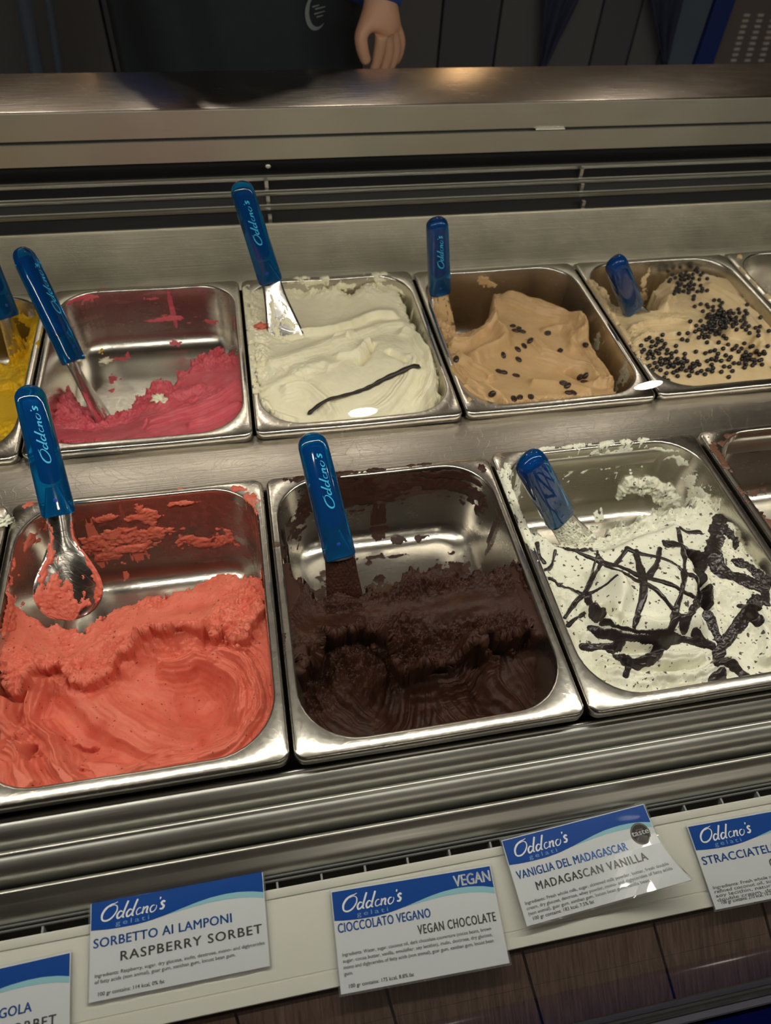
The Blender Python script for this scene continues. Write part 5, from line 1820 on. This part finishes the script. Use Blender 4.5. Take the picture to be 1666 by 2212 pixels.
        nz_ = fbm(U * 14 + hb[0], Vv * 9, 5, int(hb[0]) % 50, .65)
        v_ = (m * 1.2 + .9 * nz_ - .5) * (m > .03)
        n3 = ridged(U * 30 + hb[1], Vv * 20, 4, 5)
        T = np.where(v_ > 0, np.clip(v_ * 2, 0, 1) ** .6 * th * (.6 + .4 * n3) + .0007, 0)
        W3 = Pm + fb_[None, None] * T[..., None]
        loc = np.array(root.location)
        g_ = grid_obj('smear', W3.reshape(-1, 3), v_ > 0, mt, root)
    return root


spatula('blue-handled scoop with a round bowl, standing in the coral red sorbet', (128, 1112), .016, (60, 845), .108, (158, 1338), -.062, blade='scoop', flare=.031, neck=.0120, spin=-4,
        smear=(M['rasp'], [(.95, .35, .18, .4, 1.2), (.8, .25, .16, .25, 1.1), (.55, .12, .2, .10, 1.0), (.45, .9, .1, .08, .8), (.68, .95, .2, .08, .9)], .004))
spatula('blue-handled spatula standing in the dark chocolate gelato', (735, 1203), .008, (670, 948), .098, (752, 1345), -.062, blade='flat', neck=.0145, flare=.020, spin=8, bspin=4,
        smear=(M['choc_smear'], [(.6, .5, .6, 1.0, 1.4)], .0022))
spatula('blue-handled spatula pointing at the viewer from the white stracciatella', (1210, 1118), .002, (1140, 1000), .108, (1262, 1190), -.050, blade='flat', neck=.0135, flare=.020, spin=20, text=False, hw0=.0165,
        smear=(M['strac'], [(.5, .3, .3, .5, 1.1), (.9, .6, .2, .4, 1.0)], .004))
spatula('blue-handled spatula seen edge-on in the pink sorbet', (160, 782), .020, (44, 548), .118, (238, 925), -.066, blade='flat', neck=.0115, flare=.022, spin=48, bspin=-14, hw0=.0150,
        smear=(M['pinks'], [(.8, .05, .3, .12, 1.1), (.95, .3, .2, .5, .9)], .0012))
spatula('blue-handled spatula with a flared steel blade in the cream white vanilla', (585, 608), .050, (518, 405), .165, (620, 740), -.012, blade='flat', neck=.0125, flare=.024, spin=-6, bspin=0,
        smear=(M['vanilla'], [(.6, .3, .3, .15, .8), (.98, .5, .08, .6, 1.3), (.7, .7, .2, .2, .7)], .0020))
spatula('upright blue-handled spatula in the light brown coffee gelato', (950, 630), .010, (945, 485), .124, (962, 740), -.055, blade='flat', neck=.0125, flare=.018, spin=10,
        smear=(M['coffee'], [(.6, .6, .5, .6, .8), (.95, .5, .2, .6, 1.0)], .0015))
spatula('short-looking blue-handled spatula in the beige gelato beside the chocolate pearls', (1368, 665), -.002, (1328, 575), .098, (1392, 705), -.030, blade='flat', neck=.0125, flare=.019, spin=20, text=False)
spatula('blue-handled spatula in the yellow sorbet, cut by the left edge', (15, 685), .012, (-75, 470), .125, (48, 790), -.055, blade='flat', neck=.0095, flare=.014, spin=30,
        smear=(M['mango'], [(.9, .5, .2, .6, 1.1), (.6, .8, .1, .3, .8)], .0015))


# ------------------------------------------------------------------ toppings
def ellipsoid(c, ax, radii, n=14, m=10, fn=None):
    V, F = [], []
    for i in range(m + 1):
        th = PI * i / m
        for k in range(n):
            ph = 2 * PI * k / n
            p = np.array([math.sin(th) * math.cos(ph) * radii[0], math.sin(th) * math.sin(ph) * radii[1], math.cos(th) * radii[2]])
            if fn is not None:
                p = fn(p)
            V.append(p)
    for i in range(m):
        for k in range(n):
            q = (k + 1) % n
            F.append((i * n + k, i * n + q, (i + 1) * n + q, (i + 1) * n + k))
    return V, F


def bean_fn(p):
    if p[2] > 0:      # flat face with a curved crease along x
        p[2] *= 0.55
        p[2] -= 0.0012 * math.exp(-((p[1] - 0.0003 * math.sin(p[0] * 900)) / 0.0006) ** 2)
    return p


M['bean'] = plain('roasted_coffee_bean', (0.030, 0.014, 0.010), 0.35)
M['pearl_choc'] = plain('black_chocolate_pearl', (0.012, 0.010, 0.012), 0.28)
Vb, Fb = ellipsoid(None, None, (.0052, .0037, .0027), 22, 14, bean_fn)
beans = [(1108, 705, 20, 'top of the cluster of four'), (1113, 716, -30, 'lower left of the cluster of four'), (1121, 710, 60, 'right of the cluster of four'), (1128, 718, 10, 'lowest of the cluster of four'),
         (1183, 720, -40, 'alone, upper middle'), (1266, 746, -25, 'alone by the right-hand fold'), (1210, 758, -20, 'on the fold end, right of the middle'), (1146, 737, 70, 'upper one of a short row of three left of the middle'), (1132, 748, 30, 'middle one of a short row of three'), (1118, 756, 35, 'lower one of a short row of three'),
         (1087, 768, 20, 'alone, left of the middle'), (1120, 778, 15, 'alone and large, at the centre'), (1078, 803, -10, 'left one of a touching pair at lower left'), (1088, 806, 30, 'right one of a touching pair at lower left'), (1115, 812, 0, 'alone, lower middle'),
         (986, 777, 80, 'half hidden by the left wall'), (1217, 828, -30, 'upper left bean of the lower pair'), (1226, 834, 20, 'lower right bean of the lower pair'), (1254, 815, 30, 'left of the trio by the lower right hollow'), (1266, 812, 40, 'right of the trio by the lower right hollow'), (1262, 825, -20, 'bottom of the trio by the lower right hollow'),
         (1064, 850, 10, 'near the front left rim'), (1110, 862, 20, 'left of the beans along the front rim'), (1123, 860, 40, 'second of the beans along the front rim'), (1147, 858, 0, 'third of the beans along the front rim'), (1228, 850, 10, 'fourth of the beans along the front rim'), (1238, 849, -20, 'last of the beans along the front rim')]
me_bean = None
for i, (u, v, rot, lab) in enumerate(beans):
    q = G_cof.surf(u, v)
    n = G_cof.normal(q[0], q[1], .003)
    if me_bean is None:
        o = mesh_obj('coffee_bean', Vb, Fb, M['bean'])
        me_bean = o.data
    else:
        o = bpy.data.objects.new('coffee_bean', me_bean)
        COL.objects.link(o)
    o.location = Vector(q) + n * .0012
    qr = n.to_track_quat('Z', 'Y')
    o.rotation_mode = 'QUATERNION'
    o.rotation_quaternion = qr @ Matrix.Rotation(math.radians(rot + 40), 3, 'Z').to_quaternion() @ Matrix.Rotation(math.radians(180 if i % 2 else 0), 3, 'X').to_quaternion()
    tag(o, 'coffee bean, ' + lab, 'coffee bean', 'coffee beans on the coffee gelato')

# chocolate pearls: (u, v, ru, rv, count, layers)
clusters = [(1488, 603, 22, 14, 26, 1), (1470, 622, 14, 12, 12, 1), (1505, 632, 22, 14, 12, 0), (1540, 685, 26, 22, 40, 1), (1570, 690, 26, 14, 22, 1), (1530, 712, 22, 14, 28, 1), (1580, 712, 26, 10, 18, 0),
            (1600, 700, 40, 26, 8, 0), (1450, 745, 60, 26, 22, 0), (1410, 770, 30, 14, 14, 0), (1440, 790, 26, 14, 20, 1), (1480, 800, 44, 10, 22, 1), (1545, 800, 50, 16, 14, 0), (1570, 770, 30, 12, 18, 0), (1620, 780, 24, 14, 26, 1), (1655, 775, 22, 20, 30, 1), (1500, 745, 60, 30, 10, 0),
            (1650, 730, 14, 6, 4, 0), (1520, 820, 60, 4, 8, 0)]
rr = np.random.RandomState(12)
V0, F0 = [], []
Vp, Fp = ellipsoid(None, None, (.0030, .0030, .0029), 12, 8)
placed = []
me_p = None
for (cu, cv, ru, rv, n_, lay) in clusters:
    k = 0
    tries = 0
    while k < n_ and tries < n_ * 14 and len(placed) < 298:
        tries += 1
        u = cu + rr.normal() * ru * .75
        v = cv + rr.normal() * rv * .75
        if u > 1690:
            continue
        q = G_pearl.surf(u, v)
        x, y = q[0], q[1]
        if pans['pearl'].inset(np.array([x]), np.array([y]))[0] < .006 or G_pearl.h[0, 0] is None:
            continue
        z = G_pearl.height(x, y)
        if z < -.06:
            continue
        zz = z + .0020
        near = [p for p in placed if (p[0] - x) ** 2 + (p[1] - y) ** 2 < .0057 ** 2]
        if near:
            if not lay:
                continue
            top = max(near, key=lambda p: p[2])
            if (top[0] - x) ** 2 + (top[1] - y) ** 2 < .0026 ** 2 or len(near) < 2 or top[3] > 0:
                continue
            zz = top[2] + .0040
        placed.append((x, y, zz, 1 if near else 0))
        if me_p is None:
            o = mesh_obj('chocolate_pearl', Vp, Fp, M['pearl_choc'])
            me_p = o.data
        else:
            o = bpy.data.objects.new('chocolate_pearl', me_p)
            COL.objects.link(o)
        o.location = (x, y, zz)
        o.rotation_euler = (rr.rand() * 3, rr.rand() * 3, 0)
        ar = ('in the patch at the back edge' if cv < 640 else 'in the dense band across the middle' if (cv < 740 and ru < 35) else 'scattered to the right of the dense band' if cv < 740 else 'in the heap near the right-hand front corner' if cu > 1600 else 'strewn thinly below the dense band' if cv < 760 else 'along the front left edge' if cu < 1500 else 'along the middle of the front edge')
        tag(o, 'small black chocolate pearl ' + ar, 'chocolate pearl', 'chocolate pearls ' + ar)
        k += 1
print('pearls', len(placed))

# vanilla pod across the vanilla gelato
P2 = [(665, 900), (690, 886), (730, 868), (770, 852), (800, 840), (830, 824), (870, 808), (908, 799)]
pc = np.array([G_van.surf(u, v, 0) for u, v in P2])
zl_ = np.array([G_van.height(p[0], p[1]) for p in pc])
base = np.linspace(max(zl_[0], -.012), zl_[-1], len(pc))
pc[:, 2] = np.maximum(zl_, base) + .0022
pc[:, 2] = np.convolve(np.pad(pc[:, 2], 1, mode='edge'), [.25, .5, .25], 'valid')
cl = catmull(pc, 8)
for i in range(len(cl)):
    cl[i, 2] = max(cl[i, 2], max(G_van.height(cl[i, 0] + a, cl[i, 1] + b_) for a in (-.002, 0, .002) for b_ in (-.002, 0, .002)) + .0012)
lowz = cl[:, 2].copy()
for _ in range(150):
    zs = cl[:, 2].copy()
    zs[1:-1] = (cl[:-2, 2] + cl[1:-1, 2] * 2 + cl[2:, 2]) / 4
    cl[:, 2] = np.maximum(lowz, zs)
cl[2:-2, 2] = np.convolve(cl[:, 2], np.ones(5) / 5, 'valid')
tt = np.linspace(0, 1, len(cl))
rad_ = .0024 * np.clip(np.minimum(tt / .04 + .35, (1 - tt) / .03 + .4), 0, 1) * (1 + .12 * np.sin(tt * 60))
cs, fr, pr = [], [], []
for i, c_ in enumerate(cl):
    d = cl[min(i + 1, len(cl) - 1)] - cl[max(i - 1, 0)]
    d /= np.linalg.norm(d)
    up = np.array([0, 0, 1.0])
    s_ = np.cross(d, up)
    s_ /= np.linalg.norm(s_)
    up = np.cross(s_, d)
    tw = 3 * tt[i]
    s2 = s_ * math.cos(tw) + up * math.sin(tw)
    u2 = -s_ * math.sin(tw) + up * math.cos(tw)
    cs.append(c_)
    fr.append((s2, u2))
    pr.append((rad_[i] * 1.25, rad_[i] * .8, 2.0))
V, F = sweep(cs, fr, pr, 14)
o = mesh_obj('vanilla_pod', V, F, plain('dried_vanilla_pod', (0.020, 0.012, 0.010), 0.45), local=cl[0])
o.location = cl[0]
tag(o, 'long thin black vanilla pod lying across the cream white gelato', 'vanilla pod')


def crumb(u, v, z, r, mat, label, seed, flat=.55, cat='gelato crumb', on=None):
    q = Zp(u, v, z) if on is None else on.surf(u, v)
    V, F = ellipsoid(None, None, (1, 1, 1), 30, 20)
    V = np.array(V)
    n = fbm(V[:, 0] * 2.4 + seed, V[:, 1] * 2.4 + V[:, 2] * 1.7, 4, seed, .7)
    V = V * (1 + 1.3 * n)[:, None] * np.array([r, r * .7, r * flat])
    o = mesh_obj('gelato_crumb', V, F, mat)
    o.location = (q[0], q[1], q[2] + r * flat * .6)
    tag(o, label, cat, 'stray crumbs of gelato')
    return o


crumb(217, 764, -.088, .0085, M['mango'], 'stray yellow crumb on the bare floor of the pink sorbet pan', 3)
crumb(228, 781, -.088, .0075, M['vanilla'], 'small cream crumb just below the yellow one in the pink sorbet pan', 5, .4)
crumb(346, 864, -.03, .0085, M['vanilla'], 'cream crumb lying on the pink sorbet', 7, .4, on=G_pink)
crumb(565, 708, 0, .0075, M['rasp'], 'small coral red crumb on the vanilla beside the spatula', 9, .5, on=G_van)
crumb(12, 1128, 0, .0075, M['strac'], 'pale crumb on the left rim of the coral red sorbet pan', 11, .4)

# ------------------------------------------------------------------ staff side: cabinets, person
cab = empty('back_cabinet', (0.6, 2.0, FLOOR))
tag(cab, 'dark charcoal cabinet run with a blue end post behind the counter', 'cabinet')
YC = 1.9


def xat(u, v=70, y=YC):
    return Yp(u, v, y)[0]


def cabp(name, geo, mat, **k):
    return part(name, geo[0], geo[1], mat, cab, smooth=False, **k)


M['char2'] = plain('lighter_charcoal_laminate', (0.19, 0.19, 0.205), 0.4)
M['navy'] = plain('navy_cloth', (0.035, 0.05, 0.11), 0.8)
M['post_blue'] = plain('blue_post', (0.015, 0.05, 0.28), 0.4)
M['slate'] = plain('slate_blue_panel', (0.14, 0.19, 0.27), 0.4)
M['vent_light'] = plain('pale_vent_slot', (0.85, 0.78, 0.76), 0.5)
seams = [-1.0, xat(-60), xat(230), xat(560), xat(952), xat(1076), xat(1290), xat(1372), xat(1440)]
cabp('carcass', box_geo(-1.0, xat(1700), YC + .02, 2.58, FLOOR + .001, .42), M['black'])
for i in range(len(seams) - 1):
    mt = back_dark if i % 2 == 0 else M['char2']
    cabp('door', box_geo(seams[i] + .003, seams[i + 1] - .003, YC, YC + .018, FLOOR + .10, .40, .002), mt)
cabp('side_panel', box_geo(xat(1442), xat(1505), YC - .03, YC + .018, FLOOR + .05, .42, .002), M['slate'])
cabp('end_post', box_geo(xat(1508), xat(1548), YC - .04, YC + .018, FLOOR + .05, .42, .004), M['post_blue'])
cabp('vent_panel', box_geo(xat(1552), xat(1552) + .5, YC - .01, YC + .018, FLOOR + .05, .42, .002), plain('brown_grey_panel', (0.22, 0.19, 0.19), 0.5))
for r_ in range(9):
    for c_ in range(3):
        u = 1614 + c_ * 30 - r_ * 3.6
        p = Yp(u, 33 + r_ * 12.2, YC - .012)
        geo_ = box_geo(p[0] - .009, p[0] + .009, YC - .014, YC - .0085, p[2] - .0032, p[2] + .0032, .0015)
        cabp('vent_slot', geo_, M['vent_light'])
# two folded navy cloths hanging in front of the doors
for (u0, u1, um, vb, lab) in ((1165, 1272, 1165, 150, 'navy cloth hanging in front of the dark cabinet, left of a pair'), (1368, 1470, 1430, 140, 'navy cloth hanging in front of the dark cabinet, right of a pair')):
    t0_ = Yp(u0, -20, YC - .03)
    t1_ = Yp(u1, -20, YC - .03)
    bt = Yp(um, vb, YC - .03)
    NXX, NZZ = 18, 18
    V = []
    for j in range(NZZ):
        tz_ = j / (NZZ - 1)
        for i in range(NXX):
            tx = i / (NXX - 1)
            xl = t0_[0] + (bt[0] - t0_[0]) * tz_
            xr = t1_[0] + (bt[0] + .012 - t1_[0]) * tz_
            zz = .30 + (bt[2] - .30) * tz_ if tz_ < 0 else .12 + (bt[2] - .12) * tz_
            V.append((xl + (xr - xl) * tx, YC - .022 - .010 * (1 + math.sin(tx * 14 + tz_ * 2)), zz))
    F = [(j * NXX + i, j * NXX + i + 1, (j + 1) * NXX + i + 1, (j + 1) * NXX + i) for j in range(NZZ - 1) for i in range(NXX - 1)]
    o = mesh_obj('hanging_cloth', V, F, M['navy'], local=(bt[0], YC - .03, .1))
    o.location = (bt[0], YC - .03, .1)
    md = o.modifiers.new('cloth_thickness', 'SOLIDIFY')
    md.thickness = .003
    tag(o, lab, 'cloth', 'navy cloths behind the counter')
# pipe at the far left
pp = [Yp(45, -30, 1.7), Yp(62, 60, 1.7), Yp(78, 150, 1.7), Yp(100, 260, 1.7)]
pp = np.array(pp)
cl = catmull(pp, 6)
V, F = sweep(cl, [(np.array([1, 0, 0.]), np.array([0, 1., 0]))] * len(cl), [(.016, .016, 2)] * len(cl), 16)
V2_, F2_ = sweep(cl + [.045, .03, 0], [(np.array([1, 0, 0.]), np.array([0, 1., 0]))] * len(cl), [(.008, .008, 2)] * len(cl), 12)
V, F = merge([(V, F), (V2_, F2_)])
o = mesh_obj('cable_pipe', V, F, M['slate'], local=pp[0])
o.location = pp[0]
tag(o, 'dark slate pipe with a cable beside it behind the counter at far left', 'pipe')


def skin(name, verts, edges, radii, mat, parent, root_i=0, sub=2):
    me = bpy.data.meshes.new(name)
    loc = np.array(parent.location) if parent is not None else np.zeros(3)
    me.from_pydata([tuple(np.array(v) - loc) for v in verts], edges, [])
    me.materials.append(mat)
    o = bpy.data.objects.new(name, me)
    link(o, parent)
    sk = o.modifiers.new('skin', 'SKIN')
    sk.use_smooth_shade = True
    for i, v in enumerate(me.skin_vertices[0].data):
        r = radii[i]
        v.radius = (r, r) if not isinstance(r, tuple) else r
        v.use_root = (i == root_i)
    sb = o.modifiers.new('subdivision', 'SUBSURF')
    sb.levels = sub
    sb.render_levels = sub
    return o


M['skin'] = plain('skin', (0.72, 0.40, 0.26), 0.5, sss=0.1)
M['shirt_blue'] = plain('blue_sleeve_cloth', (0.02, 0.08, 0.36), 0.85)
M['apron'] = plain('black_apron_cloth', (0.014, 0.021, 0.028), 0.85)
M['hair'] = plain('dark_brown_hair', (0.03, 0.018, 0.012), 0.5)
px0 = 0.29
person = empty('person', (px0, 1.22, FLOOR))
tag(person, 'person in black apron and blue sleeves behind the counter, one hand lowered', 'person')
wr = Yp(822, -8, 1.075)
kn = [Yp(u, v, 1.062) for (u, v) in ((797, 62), (824, 74), (846, 72), (862, 62))]
V, E_, Rr = [], [], []


def jn(p, r, par=None):
    V.append(np.array(p, float))
    Rr.append(r)
    if par is not None:
        E_.append((par, len(V) - 1))
    return len(V) - 1


pel = jn((px0, 1.22, -.06), .135)
wst = jn((px0, 1.22, .12), .125, pel)
chs = jn((px0, 1.22, .34), .140, wst)
nck0 = jn((px0, 1.22, .50), .070, chs)
nck = jn((px0, 1.215, .57), .052, nck0)
hd0 = jn((px0, 1.205, .64), .068, nck)
hd1 = jn((px0, 1.20, .71), .080, hd0)
hd2 = jn((px0, 1.205, .775), .060, hd1)
# right arm (image left), hanging bent
a0 = jn((px0 - .16, 1.22, .45), .055, chs)
a1 = jn((px0 - .20, 1.22, .22), .042, a0)
a2 = jn((px0 - .13, 1.05, .36), .030, a1)
hr = jn((px0 - .09, 1.00, .40), .026, a2)
for k, (dx_, dz_) in enumerate(((.0, .03), (.018, .022), (.03, .01), (.036, -.006))):
    f1 = jn((px0 - .07 + dx_ * .5, .965, .42 + dz_), .010, hr)
    f2 = jn((px0 - .045 + dx_ * .5, .945, .41 + dz_), .009, f1)
    f3 = jn((px0 - .02 + dx_ * .4, .945, .395 + dz_), .0075, f2)
t1 = jn((px0 - .10, .97, .385), .010, hr)
t2 = jn((px0 - .08, .945, .385), .009, t1)
# left arm (image right), forearm coming down to the ledge
b0 = jn((px0 + .16, 1.22, .45), .055, chs)
b1 = jn((px0 + .235, 1.20, .30), .043, b0)
bw0 = jn(np.array(wr) + (.004, .05, .05), .030, b1)
bw = jn(wr, .0255, bw0)
palm = jn(Yp(822, 40, 1.066), .030, bw)
hand_first = bw
fing = [((793, 70), (778, 100), (783, 128), (790, 150)), ((822, 80), (815, 112), (812, 140), (808, 158)), ((844, 82), (842, 116), (834, 145), (826, 162)), ((860, 74), (864, 104), (856, 132), (846, 150))]
# index to little finger, knuckles bent, tips behind the ledge
spec = [([(826, 72), (820, 108), (812, 140), (805, 158)], 1.055, .0098), ([(838, 76), (840, 112), (832, 142), (822, 160)], 1.060, .0098), ([(850, 72), (856, 106), (848, 136), (838, 154)], 1.066, .0095), ([(858, 62), (867, 90), (862, 118), (852, 138)], 1.074, .0085)]
for pts, yy, r in spec:
    pr_ = palm
    for k, (u, v) in enumerate(pts):
        q = Yp(u, v, yy + .004 * k)
        pr_ = jn(q, r * (1.12, 1.0, .92, .75)[k], pr_)
th_ = jn(Yp(792, 48, 1.058), .0135, palm)
th2 = jn(Yp(778, 78, 1.052), .0115, th_)
th3 = jn(Yp(784, 112, 1.052), .0105, th2)
th4 = jn(Yp(793, 138, 1.055), .0085, th3)
# legs
for sx in (-1, 1):
    l0 = jn((px0 + sx * .09, 1.22, -.14), .090, pel)
    l1 = jn((px0 + sx * .10, 1.21, -.46), .058, l0)
    l2 = jn((px0 + sx * .10, 1.235, -.80), .040, l1)
    l3 = jn((px0 + sx * .105, 1.16, -.88), .036, l2)
    l4 = jn((px0 + sx * .11, 1.07, -.893), .024, l3)
body = skin('body', V, E_, Rr, M['skin'], person, pel)
B_ = V


def sub_chain(name, idx, grow, mat):
    vs = [B_[i] for i in idx]
    ed = [(k, k + 1) for k in range(len(idx) - 1)]
    return skin(name, vs, ed, [(Rr[i] + grow) for i in idx], mat, person, 0)


skin('sleeve', [B_[b0], B_[b1], B_[bw0], Yp(806, -4, 1.078), Yp(805, 5, 1.076)], [(0, 1), (1, 2), (2, 3), (3, 4)], [.067, .056, .050, .050, .048], M['shirt_blue'], person, 0)
sub_chain('sleeve', [a0, a1, a2], .012, M['shirt_blue'])
sub_chain('shirt', [pel, wst, chs, nck0], .012, M['apron'])
lg = [i for i in range(len(V)) if abs(V[i][2] + .14) < 1e-6]
for i in lg:
    sub_chain('trouser_leg', [i, i + 1, i + 2], .016, M['apron'])
    sub_chain('shoe', [i + 3, i + 4], .010, M['black'])
# hair, ears, eyes, nose and mouth
hv, hf = ellipsoid(None, None, (.083, .092, .075), 24, 16)
hv = np.array(hv)
keep_i = hv[:, 2] > -.03 - .25 * hv[:, 1]
hv2 = hv * 1.0 + (px0, 1.212, .735)
hf2 = [f for f in hf if all(keep_i[i] for i in f)]
part('hair', hv2, hf2, M['hair'], person)
for sx in (-1, 1):
    ev, ef = ellipsoid(None, None, (.011, .006, .008), 12, 8)
    part('eye', np.array(ev) + (px0 + sx * .031, 1.130, .690), ef, M['ink_black'], person)
    ev, ef = ellipsoid(None, None, (.008, .018, .030), 12, 8)
    part('ear', np.array(ev) + (px0 + sx * .080, 1.21, .680), ef, M['skin'], person)
ev, ef = ellipsoid(None, None, (.013, .020, .024), 12, 8)
part('nose', np.array(ev) + (px0, 1.118, .662), ef, M['skin'], person)
ev, ef = ellipsoid(None, None, (.024, .006, .006), 12, 8)
part('mouth', np.array(ev) + (px0, 1.133, .625), ef, plain('lip', (0.35, 0.11, 0.09), .5), person)


def apron_y(x, z):
    t = (x - px0) / .205
    return 1.088 + .11 * t * t + .006 * math.sin(x * 60 + z * 7) * (0.4 + abs(t)) + .02 * max(0, -.0 - z)


NXX, NZZ = 40, 40
V3 = []
for j in range(NZZ):
    z = .44 - (.44 + .40) * j / (NZZ - 1)
    for i in range(NXX):
        hw = .205 if z < .22 else .205 - (z - .22) * .35
        x = px0 + hw * (-1 + 2 * i / (NXX - 1))
        V3.append((x, apron_y(x, z) - .012, z))
F3 = [(j * NXX + i, j * NXX + i + 1, (j + 1) * NXX + i + 1, (j + 1) * NXX + i) for j in range(NZZ - 1) for i in range(NXX - 1)]
ap = part('apron', V3, F3, M['apron'], person)
md = ap.modifiers.new('cloth_thickness', 'SOLIDIFY')
md.thickness = .003
# pale crescent emblem with three short bars on the apron
c0 = Yp(690, 33, 1.09)
M['emblem'] = plain('pale_print', (0.26, 0.29, 0.31), .7)
geos = []
arc = [(c0[0] + .0185 * math.cos(t), c0[2] + .0235 * math.sin(t)) for t in np.linspace(math.radians(70), math.radians(305), 16)]
geos.append(ribbon(arc, [.0003, .002, .0036, .0036, .0026, .0004], 4))
for dy_, x0_, x1_ in ((.007, -.009, .003), (.003, -.004, .014), (-.003, -.006, .013), (-.008, -.002, .010)):
    geos.append(ribbon([(c0[0] + x0_, c0[2] + dy_), (c0[0] + x1_, c0[2] + dy_)], [.0011, .0006], 4))
V4, F4 = merge([([(p[0], p[1], 0) for p in v], f) for v, f in geos])
part('emblem', [(p[0], apron_y(p[0], p[1]) - .0190, p[1]) for p in V4], F4, M['emblem'], person)

# warm wall lamps on the back wall and downlight rings
for lx, wid in ((1.12, .10), (-.05, .12)):
    o = mesh_obj('wall_lamp', *box_geo(-wid / 2, wid / 2, -.03, 0, -.10, .10, .006), emit_mat('warm_lamp_glow', (1.0, .62, .30), 5.0))
    o.location = (lx, 2.598, .78)
    tag(o, 'warm glowing wall lamp on the back wall, ' + ('right' if lx > .5 else 'left') + ' of two', 'lamp', 'wall lamps')
for i, (lx, ly) in enumerate(LAMPS):
    V, F = [], []
    an = np.linspace(0, 2 * PI, 29)[:-1]
    rings = [(.061, -.012), (.068, -.016), (.080, -.014), (.082, 0), (.061, 0)]
    for r_, z_ in rings:
        V += [(r_ * math.cos(t), r_ * math.sin(t), z_) for t in an]
    n_ = 28
    for k in range(4):
        F += [(k * n_ + j, k * n_ + (j + 1) % n_, (k + 1) * n_ + (j + 1) % n_, (k + 1) * n_ + j) for j in range(n_)]
    o = mesh_obj('downlight_ring', V, F, M['alu'], auto=40)
    o.location = (lx, ly, CEIL)
    tag(o, 'round recessed ceiling downlight ' + ['on the customer side, left of three', 'on the customer side, middle of three', 'on the customer side, right of three', 'over the staff side, leftmost of four', 'over the staff side, third from the left', 'over the staff side, second from the left', 'over the staff side, rightmost of four'][i], 'downlight', 'ceiling downlights')
